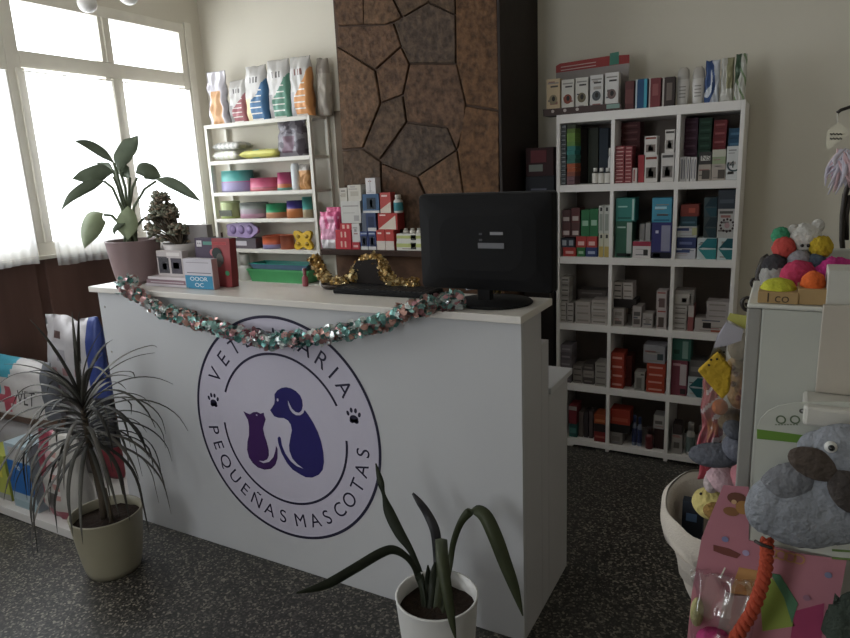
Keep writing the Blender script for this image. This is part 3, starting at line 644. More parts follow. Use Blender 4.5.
pb((689, 360.6, 706, 377), Y1+.01, .1, a, '#5d5856', [(.1, .3, .9, .6, '#7d7774')], 'grey carton on top of the lone teal arrow one')
# --- row 5
z = LV[4]
_, a = pb((569, 424, 577, 440.5), Y1+.01, .1, z, '#2a5a55', [(.1, .3, .9, .7, '#46807a')], 'dark teal carton at the left of the bottom row')
pb((568.6, 405.6, 576.6, 423.6), Y1+.01, .1, a, '#7d2730', [(0, .75, 1, .95, '#a89a98')], 'dark red carton with white band above the teal, bottom row')
for i, (l, r, c, d) in enumerate(((578.6, 583, '#6b5f5c', 'taupe'), (584, 588, '#3d3536', 'blackish'), (589, 593, '#5a4d4c', 'umber'))):
    pb((l, 412, r, 442), Y1+.03, .08, z, c, [], 'slim %s carton standing in the bottom row left cubby' % d)
_, a = pb((594, 432, 606.4, 443.4), Y1, .1, z, '#7d2423', [(.1, .4, .9, .6, '#9c4a42')], 'dark red carton lowest of three, bottom row left cubby')
_, a = pb((594, 424, 606.4, 431.6), Y1, .1, a, '#2c2422', [], 'black carton between a red and an orange one, bottom row')
pb((594, 415, 606.4, 423.6), Y1, .1, a, '#94401f', [(.1, .2, .9, .5, '#b5683a')], 'orange carton topmost of three, bottom row left cubby')
_, a = pb((609.6, 432.6, 622.4, 446.6), Y1, .09, z, '#7d7570', [(.2, .3, .8, .7, '#6a625d')], 'off-white carton under the black one, bottom row middle')
_, a = pb((609.6, 424.6, 630, 432), Y1+.003, .09, a, '#1d1c1a', [], 'black carton supporting the red one, bottom row middle')
pb((609.6, 410, 630, 424), Y1+.003, .09, a, '#9c3020', [(.1, .2, .9, .45, '#b04a34')], 'bright red carton on the black one, bottom row middle')
bottle((631.5, 416, 636.4, 447.6), Y1+.02, z, '#6b7286', '#34406c', 'left of two blue and white bottles, bottom row middle cubby', '#2c3560')
bottle((637, 418, 641.6, 448.2), Y1+.02, z, '#7a8196', '#34406c', 'right of two blue and white bottles, bottom row middle cubby', '#2c3560')
pb((653.5, 429, 664.6, 450), Y1+.03, .09, z, '#3a2322', [], 'dark maroon carton under the small white one, bottom row')
pb((653.5, 415.6, 664, 428.6), Y1+.03, .08, face(Y1+.03, 653.5, 429, 664.6, 450)[3], '#a09a94', [(.15, .35, .85, .6, '#5a544f')], 'small white carton with grey band, bottom row middle cubby')
bottle((644.6, 428, 652.6, 450), Y1, z, '#5a2024', '#2c1a1a', 'round dark red jar in the bottom row middle cubby', capf=.3)
_, a = pb((671.4, 434.6, 682, 455), Y1, .09, z, '#8d8782', [(.2, .3, .75, .6, '#55504c')], 'white carton with grey square, bottom row right cubby')
pb((672.4, 424.6, 682, 434), Y1, .08, a, '#3c3232', [], 'dark plum carton on the white one, bottom row right')
bottle((685.6, 424, 694.6, 456), Y1, z, '#9d9894', '#8b8682', 'white round-shouldered bottle, bottom row right cubby', '#5c6a66')
bottle((696.6, 427, 704, 457), Y1+.02, z, '#8f8a86', '#7b7672', 'second white bottle beside the round-shouldered one, bottom row', '#77706c')

# --- on top of the shelving
z = 1.756
xa, _, _, _ = face(3.33, 543, 103, 606, 115)
xa = at(543.5, 114, 1, 3.31).x; xb = at(621.5, 104, 1, 3.31).x
DS = thing('counter_display', 'cardboard display tray with red header holding five cartons', 'display', ((xa+xb)/2, 3.37, z))
trb = MB().box(xa, xb, 3.305, 3.42, z, z+.006, gl('#4a3a38'))
trb.box(xa, xb, 3.305, 3.309, z+.006, z+.033, gl('#4a3836')); trb.box(xb-.07, xb-.008, 3.3042, 3.306, z+.01, z+.03, gl('#7d9a90'))
for k in range(3): disc(trb, xa+.05+.062*k, z+.02, .008, .008, 3.3042, gl('#b5aaa5'), n=14)
put('tray', trb, DS)
x0, x1, z0_, z1_ = face(3.425, 556, 60, 629, 72)
bk = MB(); bk.box(x0, x1, 3.424, 3.4265, z+.006, z0_+.0, gl('#8d8581')); put('back_card', bk, DS)
hd = MB(); HP = lambda x, y, Y=3.4215: (lambda p: (p.x, p.z))(at(x, y, 1, Y))
hd.prism([HP(556, 73), (at(556, 73, 1, 3.4215).x, z0_-.002), (at(629.5, 62.8, 1, 3.4215).x, z0_-.002), HP(629.5, 62.8)], 3.4216, 3.4225, gl('#8d8581'))
hd.prism([HP(556, 73), HP(629.5, 63), HP(629.5, 54.6), HP(608, 56), HP(560, 63.6), HP(556, 66)], 3.4205, 3.4215, gl('#98302f'))
hd.prism([HP(609.5, 65.5), HP(619, 64), HP(619, 51.6), HP(610, 53.4)], 3.4195, 3.4205, gl('#3d7d6a'))
for k_ in range(2): hd.prism([HP(561, 71-k_*3.2), HP(596, 65.8-k_*3.2), HP(596, 64.9-k_*3.2), HP(561, 70.1-k_*3.2)], 3.4195, 3.4205, gl('#c4a5a0'))
put('header_card', hd, DS, label='red header card with green patch')
cols = [('#c9b08c', '#8a7c60'), ('#c6c2ba', '#8b4234'), ('#c6c2ba', '#6a6048'), ('#c6c4c2', '#4f5458'), ('#c8c5c2', '#6a5550')]
for i, (l, t_, r, b_) in enumerate(((546.5, 79, 560, 109), (561.5, 79.5, 574, 108), (575.5, 77.5, 588, 106.5), (590, 75, 603, 105), (605, 72.5, 618.6, 103.5))):
    o, _ = pb((l, t_, r, b_), 3.312, .05, z+.0065, cols[i][0], [(.1, .86, .9, .9, '#8a8580'), (.3, .76, .85, .81, '#4a4543')],
       '%s of five cartons in the display tray, %s disc on front' % (['first', 'second', 'third', 'fourth', 'fifth'][i], ['tan', 'red', 'olive', 'slate', 'brown'][i]), group='cartons in the display tray')
    x0, x1, q0, q1 = face(3.312, l, t_, r, b_); d_ = MB(); disc(d_, (x0+x1)/2, z+.007+.4*(q1-z), .021, .023, 3.3108, gl(cols[i][1])); disc(d_, (x0+x1)/2+.002, z+.007+.42*(q1-z), .009, .013, 3.3102, gl('#2e2c2a'), n=7); put('printed_disc', d_, o)
for l, r, t_, c, rects, lab in ((625, 634, 81, '#5c3030', [(.1, .2, .9, .7, '#6e3c3a')], 'dark red can-like carton first after the display tray'),
    (635.5, 647.4, 79, '#1f4a74', [(.72, 0, .95, 1, '#3fa0b8'), (0, 0, .14, 1, '#a9b5bd')], 'blue carton with cyan edge atop the shelving'),
    (649, 660.6, 78, '#7a3438', [(0, 0, .12, 1, '#b5a5a2'), (.3, .4, .8, .8, '#93504e')], 'red carton with white edge atop the shelving'),
    (662.4, 674.4, 77, '#3c312e', [(0, 0, .15, 1, '#b0a8a0'), (.35, .2, .8, .8, '#6e625a')], 'black-brown carton with white edge atop the shelving')):
    pb((l, t_, r, 106 if l < 650 else 104.5), 3.32, .055, z, c, rects, lab)
def shampoo(px, label, zc='#a49e97'):
    x0, x1, _, z1 = face(3.33, *px); r = (x1-x0)/2; h = z1-z; cx = (x0+x1)/2
    t = thing('shampoo_bottle', label, 'bottle', (cx, 3.36, z), 'white shampoo bottles atop the shelving')
    put('body', MB().lathe([(0, .001), (r*.78, .001), (r*.8, .01), (r*.95, h*.35), (r, h*.55), (r*.9, h*.68)], (cx, 3.36, z), mat('#bdb9b4', .3), 24, 1, .6), t)
    put('cap', MB().lathe([(r*.9, h*.685), (r*.92, h*.8), (r*.8, h*.92), (r*.45, h*.99), (0, h)], (cx, 3.36, z), mat('#aaa49d', .3), 24, 1, .6), t)
    lb = MB(); 
    for k in range(4): lb.box(cx-.014, cx+.014, 3.36-r*.62, 3.36-r*.57, z+h*(.2+k*.09), z+h*(.23+k*.09), gl('#8a8580'))
    put('label_print', lb, t)
shampoo((675.6, 66.5, 689, 104), 'left of two white shampoo bottles atop the shelving')
shampoo((691, 65.5, 704.4, 102.5), 'right of two white shampoo bottles atop the shelving')
def P(c, **k): return fo(c)
x0, x1, _, z1 = face(3.345, 704.5, 60, 719.5, 102)
put('dental_pouch', MB().pouch(x0, x1, z+.001, z1, 3.36, .04, lambda u, v: fo('#2a4a86') if (u < .45 and v > .25+.4*u) or (abs((u-.2)**2+(v-.5)**2-.2) < .06) else fo('#b9bfc9')), label='blue and white upright pouch beside the shampoo bottles', cat='pouch')
x0, x1, _, z1 = face(3.345, 720.5, 57.5, 733.5, 100)
put('treat_pouch', MB().pouch(x0, x1, z+.001, z1, 3.36, .04, lambda u, v: fo('#8d8a62') if u > .45 and v > .3 else fo('#bcb9b0')), label='white and olive upright pouch, second from right atop shelving', cat='pouch')
x0, x1, _, z1 = face(3.345, 734.5, 53.5, 746.5, 98.6)
put('treat_pouch', MB().pouch(x0, x1, z+.001, z1, 3.36, .04, lambda u, v: fo('#2f4a2e') if (v > .35 and u < .5 and v > .3+u*.6) else (fo('#6f8a5a') if math.sin(u*9+v*14) > .7 else fo('#bdbdb4'))), label='white pouch with dark green leaf pattern at the shelving right end', cat='pouch')

# narrow dark cabinet in the gap, with two dark cartons
z = 1.33
t = thing('narrow_cabinet', 'narrow black cabinet squeezed between fireplace and white shelving', 'cabinet', (-1.135, 3.46, 0))
bl = mat('#17130f', .5)
put('body', MB().box(-1.225, -1.052, 3.325, 3.6, 0, z, bl), t, bevel=.003)
NDR = put('door', MB().box(-1.223, -1.054, 3.308, 3.324, .05, z-.01, mat('#1e1814', .45)), t, bevel=.002)
put('handle', MB().box(-1.075, -1.067, 3.298, 3.308, .8, .92, mat('#56504a', .3, metal=.7)), NDR)
x0, x1 = -1.215, -1.06
put('carton', MB().box(x0, x1, 3.33, 3.5, z+.001, z+.13, gl('#25272e')).box(x0+.03, x1-.04, 3.3285, 3.3305, z+.06, z+.068, gl('#66687a')).box(x0+.03, x1-.05, 3.3285, 3.3305, z+.03, z+.036, gl('#4c4e5c')), label='dark navy carton on the narrow black cabinet', cat='box', bevel=.001)
put('carton', MB().box(x0+.003, x1-.003, 3.33, 3.5, z+.131, z+.275, gl('#3a1a1d')).box(x0+.03, x1-.04, 3.3285, 3.3305, z+.2, z+.262, gl('#6b2930')).box(x0+.02, x1-.06, 3.3285, 3.3305, z+.155, z+.19, gl('#7d837c')), label='dark red carton stacked on the navy one beside the shelving', cat='box', bevel=.001)

# ------------------------------------------------------------------ white metal shelf unit with pet bowls
UX0, UX1, UY0, UY1 = -3.59, -2.665, 3.4, 3.605
UL = [1.89, 1.645, 1.43, 1.247, 1.036, .80, .45, .1]
CR = mat('#d9d5cb', .45, var=.03)
u = thing('shelf_unit', 'white open metal shelf unit of pet bowls beside the window', 'shelf unit', (-3.13, 3.5, 0))
for x0 in (UX0, UX1-.024):
    for y0 in (UY0, UY1-.024): put('post', MB().box(x0, x0+.024, y0, y0+.024, 0, UL[0], CR), u, bevel=.001)
for i, zz in enumerate(UL):
    put('shelf', MB().box(UX0+.0245, UX1-.0245, UY0+.001, UY1-.001, zz-.018, zz, CR).box(UX0+.0245, UX1-.0245, UY0-.001, UY0+.001, zz-.024, zz+.001, CR).box(UX1-.0243, UX1-.005, UY0+.0245, UY1-.0245, zz-.018, zz, CR).box(UX0+.005, UX0+.0243, UY0+.0245, UY1-.0245, zz-.018, zz, CR), u)
ctr = lambda l, r, py, Y: (at(l, py, 1, Y).x, at(r, py, 1, Y).x)
def foodbag(px, Y, d, z0, col, label, lean=0, neck=1, group='pet food bags on top of the shelf unit', name='pet_food_bag', top=.12, wr=.008):
    x0, x1, _, z1 = face(Y, *px); x1 = max(x1, x0+.05)
    return put(name, MB().pouch(x0, x1, z0+.001, z1, Y+d/2+.01, d, col, lean=lean, neck=neck, top=top, wrink=wr), label=label, cat='bag', group=group)
z = UL[0]
S = '#b9b4b2'; SW = '#c2beba'
def fb(c, hi=.5, accent=None, dk='#5a5552'):
    def f(u_, v):
        if accent and u_ < .3 and v < .42: return fo(accent)
        if v < .12+hi*(u_**1.3) + .1 and u_ > .2: 
            return fo('#d8d4cc') if (math.sin(v*60) > .75 and .3 < u_ < .8) else fo(c)
        if .68 < v < .8 and .3 < u_ < .75: return fo(dk if math.sin(u_*40) > .1 else SW)
        if v < .35 and u_ < .3 and math.sin(u_*30+v*25) > .5: return fo('#8a8482')
        return fo(SW)
    return f
foodbag((203, 70, 222, 121), 3.43, .09, z, lambda u_, v: fo('#d9a06b') if (abs(u_-.55) < .28 and v < .62) else fo('#cfc9d2'), 'crumpled orange and white pet food bag, first from the window', neck=.75, top=.3, wr=.016)
foodbag((224, 79, 243, 119), 3.43, .09, z, fb('#a85a60', .5, '#8f8a88', '#6b6664'), 'white pet food bag with dull red lower corner', lean=.01)
foodbag((241, 64.5, 263, 117.6), 3.43, .09, z, fb('#356b9d', .55, '#dcc894'), 'white pet food bag with blue lower corner')
foodbag((263.5, 58, 286, 116), 3.43, .09, z, fb('#4f8a72', .55, '#8f8a88'), 'white pet food bag with green lower corner')
foodbag((285.5, 55, 307, 114), 3.43, .10, z, fb('#d88c45', .6, '#a5a3a8', '#7a4a40'), 'white pet food bag with orange lower corner, nearest the chimney')
x0, x1, _, z1 = face(3.5, 314, 57, 323, 113)
put('pet_food_bag', MB().pouch(x0+.0, x1+.02, z+.001, z1, 3.545, .085, lambda u_, v: fo('#a49a8b') if v < .72 else fo('#8f857a')), label='beige pet food bag end-on at the right end of the unit', cat='bag', group='pet food bags on top of the shelf unit')
# level 1
z = UL[1]
UNITZ += UL
def pad(px, Y, z0, dep, f, label, h=None, name='puppy_pad_pack'):
    x0, x1, _, z1 = face(Y, *px); z1 = z0+(h or (z1-z0)); z0 += .004; x0 = max(x0, UX0+.028); dep = min(dep, .155); mb = MB()
    cx, cz, cy = (x0+x1)/2, (z0+z1)/2, Y+dep/2; w, hh = (x1-x0)/2, (z1-z0)/2
    vs = []; fs = []; ms = []; n = 22
    for k in (0, 1):
        for i in range(n+1):
            for j in range(n+1):
                a, b = i/n*2-1, j/n*2-1; t_ = (max(0, 1-a**4)*max(0, 1-b**4))**.45
                vs.append((cx+a*w, cy+b*dep/2, cz+(1 if k else -1)*hh*t_ + .003*noise.noise(Vector((a*4, b*4, x0*9)))*(k)))
    N = (n+1)**2
    for k in (0, 1):
        for i in range(n):
            for j in range(n):
                a = k*N+i*(n+1)+j; q = (a, a+1, a+n+2, a+n+1); fs.append(q if not k else tuple(reversed(q))); ms.append(f((i+.5)/n, (j+.5)/n))
    mb.add(vs, fs, ms, True)
    return put(name, mb, label=label, cat='package')
pad((208, 150.5, 236, 160), 3.415, z, .17, lambda a, b: fo('#c9cdb0') if math.sin(a*30)*math.sin(b*14) > .2 else fo('#d5d3cc'), 'pale patterned soft pack lying lower left on the first shelf')
pad((208, 142, 238, 152), 3.42, z+.068, .16, lambda a, b: fo('#a8a8a2') if math.sin(a*40+b*9) > .1 else fo('#c8c6c0'), 'grey and white soft pack lying on the pale patterned one', h=.06)
pad((238, 149, 277, 158.5), 3.415, z, .17, lambda a, b: fo('#7fc0a0') if .3 < a < .5 and b > .1 else fo('#c9c552'), 'yellow-green soft pack lying flat on the first shelf')
x0, x1, _, z1 = face(3.42, 273, 118, 301, 156)
put('pet_food_bag', MB().pouch(x0, x1, z+.001, z1, 3.48, .10, lambda u_, v: fo('#6a4a5c') if (.2 < u_-v*.2 < .6 and .1 < v < .55) else (fo('#4f4650') if noise.noise(Vector((u_*4, v*5, 1))) > .08 else fo('#7d7780')), wrink=.014, top=.2), label='silver and purple pet food bag on the first shelf', cat='bag')
def bowl(px, Y, z0, bands, label, taper=.9, sy=.8, name='pet_bowl', group=None):
    """bands: list of (fraction of height, colour) from the bottom"""
    x0, x1, _, z1 = face(Y, *px); x0 = max(x0, UX0+.022); x1 = min(x1, UX1-.02); cx = (x0+x1)/2; r = min((x1-x0)/2, .2)*.93; h = z1-z0; z0 += .0016
    ry = min(r, .092); cy = UY0+.006+ry
    prof = [(0, 0), (r*.98, 0)]; ms = ['#888888']; 
    H0 = 0
    for f, c in bands:
        prof.append((r*(1-(1-taper)*f), h*f-.0003)); ms.append(c)
    prof += [(r*taper*1.03, h*.985), (r*taper*1.02, h), (r*taper*.94, h), (r*taper*.8, h*.35), (0, h*.3)]
    lc = bands[-1][1]; ms += [lc]*5; ms = [mat(m, .35, var=.03) for m in ms]
    return put(name, MB().lathe(prof, (cx, cy, z0), ms, 36, 1, ry/r), label=label, cat='bowl', group=group)
z = UL[2]; G = 'pet bowls on the shelf unit'
bowl((212, 171, 249, 192), 3.45, z, [(.1, '#8d84a6'), (.45, '#8f86ad'), (.5, '#a86a96'), (1, '#58a8a2')], 'wide teal over lilac pet bowl at the left of the second shelf', .92, group=G)
bowl((246.5, 178, 276, 192), 3.45, z, [(.2, '#c06a74'), (.3, '#a85a66'), (1, '#c8607e')], 'wide pink pet bowl with ridged base on the second shelf', .92, group=G)
o = bowl((277, 172.5, 291, 190.5), 3.45, z, [(.15, '#6a9a8c'), (.35, '#c87a50'), (.42, '#b85a70'), (1, '#c0547a')], 'small tall pink pet bowl stacked over an orange one', .85, group=G)
x0, x1, _, z1 = face(3.42, 289.5, 160, 296, 190)
put('treat_tub', MB().lathe([(0, 0), (.028, 0), (.03, .02), (.03, .15), (.024, .16), (.024, .17), (0, .17)], ((x0+x1)/2+.0, 3.45, z+.001), mat('#cfd3d6', .3), 24), label='white plastic tub behind the orange bag, second shelf', cat='tub')
x0, x1, _, z1 = face(3.42, 295.5, 164, 307, 190)
put('treat_bag', MB().pouch(x0+.004, x1, z+.001, z1, 3.46, .06, lambda u_, v: fo('#c98a4a') if v < .75 else fo('#a8a29a'), wrink=.008), label='orange treat bag at the right of the second shelf', cat='bag')
z = UL[3]
t = bowl((216, 201.5, 236, 217.5), 3.45, z, [(.1, '#a8b868'), (.9, '#b5bf8a'), (1, '#c5d0a0')], 'pale lime tub with a dark label on the third shelf', .97, group=G)
x0, x1, _, _ = face(3.41, 220, 206, 232, 214); put('label_band', MB().box(x0, x1, 3.402, 3.4065, z+.02, z+.06, gl('#55584a')), t)
bowl((237, 203, 263, 217.5), 3.45, z, [(.3, '#b58a9e'), (.6, '#9a8f96'), (1, '#8f938f')], 'grey over dusty pink pet bowl on the third shelf', .95, group=G)
bowl((264.5, 204, 283, 217.5), 3.45, z, [(.4, '#c08a68'), (1, '#3fa06e')], 'green over tan pet bowl on the third shelf', .9, group=G)
bowl((285, 201, 303.5, 217.5), 3.45, z, [(.55, '#c47a4a'), (1, '#4a3f86')], 'purple over orange pet bowl on the third shelf', .88, group=G)
bowl((304, 197, 313, 217), 3.45, z, [(.4, '#b5a58a'), (1, '#57a8a0')], 'narrow aqua pet bowl behind the right post, third shelf', .92, group=G)
# level 4
z = UL[4]
o, zt = pb((233, 238.5, 256, 249.5), 3.42, .12, z, '#5a5058', [(.05, .3, .6, .75, '#bdb5bd')], 'dark flat carton under the lilac feeder, fourth shelf', 'box', 'carton')
x0, x1, _, z1 = face(3.42, 223, 222, 256, 240)
pl2 = MB(); cx, cz = (x0+x1)/2, (zt+z1)/2; w, hh = (x1-x0)/2, (z1-zt)/2
out = []
for i in range(40):
    a = 2*math.pi*i/40; rr = 1+.07*math.cos(5*a); out.append((cx+w*rr*.93*math.copysign(abs(math.cos(a))**.7, math.cos(a)), cz+hh*rr*.93*math.copysign(abs(math.sin(a))**.7, math.sin(a))))
mz = min(p[1] for p in out); out = [(p[0], p[1]-mz+zt+.001) for p in out]
LIL = mat('#9a86ae', .4, var=.03); LIL2 = mat('#85709c', .45)
pl2.prism(out, 3.44, 3.465, LIL)
for dx in (-.5, 0, .5):
    pl2.ell((cx+dx*w, 3.44, cz+.002), (w*.2, .012, hh*.55), LIL2, 14)
put('slow_feeder', pl2, label='lilac moulded slow feeder standing on the dark carton', cat='feeder', bevel=.004)
bowl((261, 236, 280.5, 248.8), 3.45, z, [(.35, '#8f86ad'), (.5, '#c0604a'), (1, '#cf6a48')], 'coral pet bowl with lilac foot on the fourth shelf', .96, group=G)
bowl((281, 235, 293, 248.8), 3.45, z, [(1, '#cc7358')], 'plain salmon pet bowl left of the yellow feeder', .94, group=G)
x0, x1, _, z1 = face(3.42, 292.5, 231, 312.5, 248.6)
cx, cz = (x0+x1)/2, (z+z1)/2+.002; pts = []
for i in range(48):
    a = 2*math.pi*i/48; rr = .78+.22*math.cos(4*(a-math.pi/4)); pts.append((cx+(x1-x0)/2*1.15*rr*math.cos(a), cz+(z1-z)/2*1.3*rr*math.sin(a)))
mz = min(p[1] for p in pts); pts = [(p[0], p[1]-mz+z+.001) for p in pts]
YEL = mat('#cfa81e', .4); yb = MB().prism(pts, 3.42, 3.445, YEL)
for a in (45, 135, 225, 315): yb.ell((cx+.05*math.cos(R(a)), 3.42, cz+.035*math.sin(R(a))), (.018, .01, .014), mat('#a8851a', .4), 12)
put('puzzle_feeder', yb, label='yellow cross-shaped puzzle feeder at the right of the fourth shelf', cat='feeder', bevel=.003)
# level 5: trays
z = UL[5]
def tray(px, Y, z0, dep, c, c2, label, h):
    x0, x1, _, _ = face(Y, *px); z0 += .001; cx = (x0+x1)/2; cy = Y+dep/2; w, d = (x1-x0)/2, dep/2; T = .004
    mb = MB(); a = lambda s, zz: [(cx-w*s, cy-d*s, zz), (cx+w*s, cy-d*s, zz), (cx+w*s, cy+d*s, zz), (cx-w*s, cy+d*s, zz)]
    L = [a(.88, z0), a(.97, z0+h*.86), a(1.0, z0+h*.86), a(1.0, z0+h), a(.95, z0+h), a(.85, z0+.004)]
    vs = [p for q in L for p in q]; fs = [(3, 2, 1, 0)]; ms = [c]
    for i in range(5):
        for k in range(4): fs.append((i*4+k, i*4+(k+1) % 4, i*4+4+(k+1) % 4, i*4+4+k)); ms.append(c if i < 1 else c2)
    fs.append((20, 21, 22, 23)); ms.append(c2)
    mb.add(vs, fs, [mat(m, .35) for m in ms]); return put('litter_tray', mb, label=label, cat='tray', bevel=.002)
tray((247, 268, 309, 284), 3.425, z, .17, '#4f9a62', '#58a86c', 'green litter tray underneath the teal one on the unit', .09)
tray((246, 262, 310, 276), 3.42, z+.02, .175, '#2f8f86', '#35958c', 'teal litter tray nested in the green one on the unit', .115) if False else None
tt = tray((249, 262, 308, 276), 3.428, z+.0915, .16, '#5a6f86', '#2f9186', 'teal litter tray stacked on the green one, greyish rim', .04)
bottle((235, 255, 246, 284), 3.43, z, '#c9c6bf', '#dedad2', 'white dispenser bottle with domed cap left of the litter trays', capf=.4, name='dispenser_bottle')

# ------------------------------------------------------------------ mantel items
z = 1.1036; YM = 2.985
def mpouch(px, Y, c1, c2, label):
    x0, x1, _, z1 = face(Y, *px)
    put('treat_bag', MB().pouch(x0, x1, z+.001, z1, Y+.03, .05, lambda u_, v: fo(c1) if v > .88 or u_ < .1 or (v > .55 and math.sin(u_*12+v*4) > .6) else (fo(c2) if v > .25 else fo('#ddd6d8')), wrink=.007), label=label, cat='bag', group='pink bags on the mantel')
mpouch((317.5, 212, 337, 248.4), YM, '#cf3d78', '#d98cae', 'pink and white treat bag standing in front on the mantel')
mpouch((324, 207.5, 341, 246), YM+.07, '#c9386e', '#cc5f8c', 'pink treat bag mostly hidden behind the other, mantel')
_, a = pb((335.5, 239.3, 351, 248.5), YM, .07, z, '#c92a36', [(.35, .2, .45, .8, '#e0b0a0'), (.6, .2, .7, .8, '#e0b0a0')], 'red carton lowest of three at the left of the mantel', group='red cartons on the mantel')
_, a2 = pb((335.5, 230, 350.6, 239), YM, .07, a, '#c92a36', [(.35, .2, .45, .8, '#e0b0a0'), (.6, .2, .7, .8, '#e0b0a0')], 'red carton middle of three at the left of the mantel', group='red cartons on the mantel')
pb((340, 223.5, 351.5, 229.7), YM+.002, .065, a2, '#c92a36', [(.2, .2, .4, .8, '#e0b0a0'), (.6, .2, .8, .8, '#e0b0a0')], 'red carton topmost of three at the left of the mantel', group='red cartons on the mantel')
_, a = pb((352, 242.2, 359.6, 248.5), YM, .07, z, '#c02a34', [(.2, .3, .8, .6, '#dba9a0')], 'tiny red carton beneath the tall white one, mantel')
_, a = pb((352, 223.5, 359.8, 241.8), YM+.001, .07, a, '#c5c1bd', [(.3, .55, .6, .7, '#8f8a86')], 'tall white carton standing on the tiny red one')
_, a = pb((341, 201, 360.6, 223), YM+.003, .07, max(a, face(YM, 340, 223.5, 351.5, 229.7)[3])+.001, '#c3bfb9', [(.1, .75, .9, .8, '#918c86'), (.1, .45, .7, .48, '#a5a09a'), (.65, .1, .9, .35, '#a09b98')], 'broad white carton across the red and white ones, mantel')
pb((339.5, 188, 347, 200.6), YM+.004, .06, a, '#bdb6aa', [(.2, .3, .8, .6, '#a89f90')], 'small cream carton, left of two atop the broad white one')
pb((347.8, 185, 361, 200.4), YM+.004, .06, a, '#c0baae', [(.2, .3, .8, .6, '#aaa294')], 'cream carton, right of two atop the broad white one')
DG = [(.15, .2, .85, .75, '#252b40'), (.35, .3, .65, .65, '#8a97ab'), (.1, .85, .9, .93, '#9aa6bd')]
_, a = pb((360.4, 231.6, 367.8, 248.6), YM, .07, z, '#2f3f78', DG+[(0, 0, 1, .18, '#c9c7c5')], 'navy carton with a dog picture, left bottom on the mantel')
_, a = pb((368.4, 231.6, 375.8, 248.6), YM, .07, z, '#2f3f78', DG+[(0, 0, 1, .18, '#c9c7c5')], 'navy carton with a dog picture, right bottom on the mantel')
_, a = pb((362, 213, 376, 231.2), YM+.002, .07, a, '#36456e', [(0, 0, .3, 1, '#5a6170'), (.45, .25, .85, .8, '#1f2d50'), (.4, .02, 1, .2, '#c4c2c0')], 'blue carton in the middle of the navy column')
_, a = pb((362.6, 194, 379, 212.4), YM+.003, .07, a, '#3a5a80', [(.25, .2, .8, .8, '#1f2d3c'), (.45, .3, .6, .7, '#7d94a8'), (0, 0, 1, .12, '#c4c2c0')], 'steel blue carton with dark animal photo atop the navy column')
pb((365.6, 178, 375.4, 193.4), YM+.006, .05, a, '#cfcaca', [(.4, .1, .5, .9, '#aaa5a8')], 'small white carton crowning the blue column on the mantel')
RW = lambda: [(0, 0, 1, .45, '#cfc4b8'), (.15, .8, .6, .88, '#e0c5bd')]
_, a = pb((376.6, 230, 385, 248.7), YM, .07, z, '#c43a34', RW(), 'red and cream carton, left of a pair on the mantel')
pb((385.4, 230, 393.8, 248.7), YM, .07, z, '#c43a34', RW(), 'red and cream carton, right of a pair on the mantel')
o, a = pb((378, 213.3, 397.4, 229.6), YM+.002, .075, a, '#b5342e', [(.1, .85, .4, .93, '#e0c5bd')], 'wide red and cream carton lying on the red pair', side='#8c2624')
x0, x1, z0_, z1_ = face(YM+.002, 378, 213.3, 397.4, 229.6); put('printed_wedge', MB().prism([(x0, a-(z1_-z0_)*.98), (x1-.01, a-(z1_-z0_)*.98), (x1-.012, a-.012)], YM+.0008, YM+.002, gl('#cfc0ae')), o)
o, _ = pb((380, 192.5, 390.6, 213), YM+.004, .05, a, '#b8403c', [(.15, .8, .7, .88, '#e0c5bd')], 'upright red and cream carton beside the teal-white bottle')
x0, x1, z0_, z1_ = face(YM+.004, 380, 192.5, 390.6, 213); put('printed_wedge', MB().prism([(x0, a+.002), (x1, a+.002), (x1, a+.06), (x0, a+.02)], YM+.0028, YM+.004, gl('#cfbfb0')), o)
bottle((391.8, 195, 399.8, 213), YM+.004, a, '#c9c7c1', '#b9b5ad', 'white bottle with teal label on the wide red carton', '#2f7d86', group=None)
LM = [(0, .35, 1, .75, '#b4bb6a'), (.55, .15, .75, .85, '#3d3f38')]
_, a = pb((396.6, 241.3, 422.6, 248.8), YM, .07, z, '#cfcdc2', LM, 'lime and white flat carton, lower of two by the monitor')
_, a = pb((396.6, 233.8, 422.6, 241), YM+.001, .07, a, '#cfcdc2', LM, 'lime and white flat carton, upper of two by the monitor')
for i, l in enumerate((402, 408.6, 415.4)):
    bottle((l, 228.5, l+5, 233.6), YM+.02, a, '#c9c5bd', '#bdb9b0', '%s of three little white vials on the lime cartons' % ('left', 'middle', 'right')[i], capf=.4, group='little white vials on the mantel', name='vial')

# ------------------------------------------------------------------ monitor, keyboard and small things on the counter
ZT = 1.0905
BK = mat('#09080a', .8, var=.03); BK2 = mat('#0d0c0e', .45, var=.03)
mx0, mx1 = at(419.5, 240, 1, 1.84).x, at(552.5, 240, 1, 1.84).x; mz0, mz1 = 1.135, 1.434
mo = thing('computer_monitor', 'black flat monitor seen from behind on its oval stand', 'monitor', (-.83, 1.9, ZT))
sh_ = MB(); xm, zm = (mx0+mx1)/2, (mz0+mz1)/2
def rr(w, h, r, n=6):
    o = []
    for cx, cz, a0 in ((w-r, h-r, 0), (-w+r, h-r, 90), (-w+r, -h+r, 180), (w-r, -h+r, 270)):
        for i in range(n+1): a = R(a0+90*i/n); o.append((cx+r*math.cos(a), cz+r*math.sin(a)))
    return o
w, h = (mx1-mx0)/2, (mz1-mz0)/2
rings = [(w, h, .012, 1.872), (w, h, .012, 1.850), (w*.985, h*.98, .014, 1.842), (w*.80, h*.74, .05, 1.825), (w*.62, h*.56, .06, 1.818), (w*.3, h*.3, .04, 1.816)]
vs = []; fs = []
for (a, b, c, y) in rings: vs += [(xm+p[0], y, zm+p[1]) for p in rr(a, b, c)]
n = len(rr(w, h, .01))
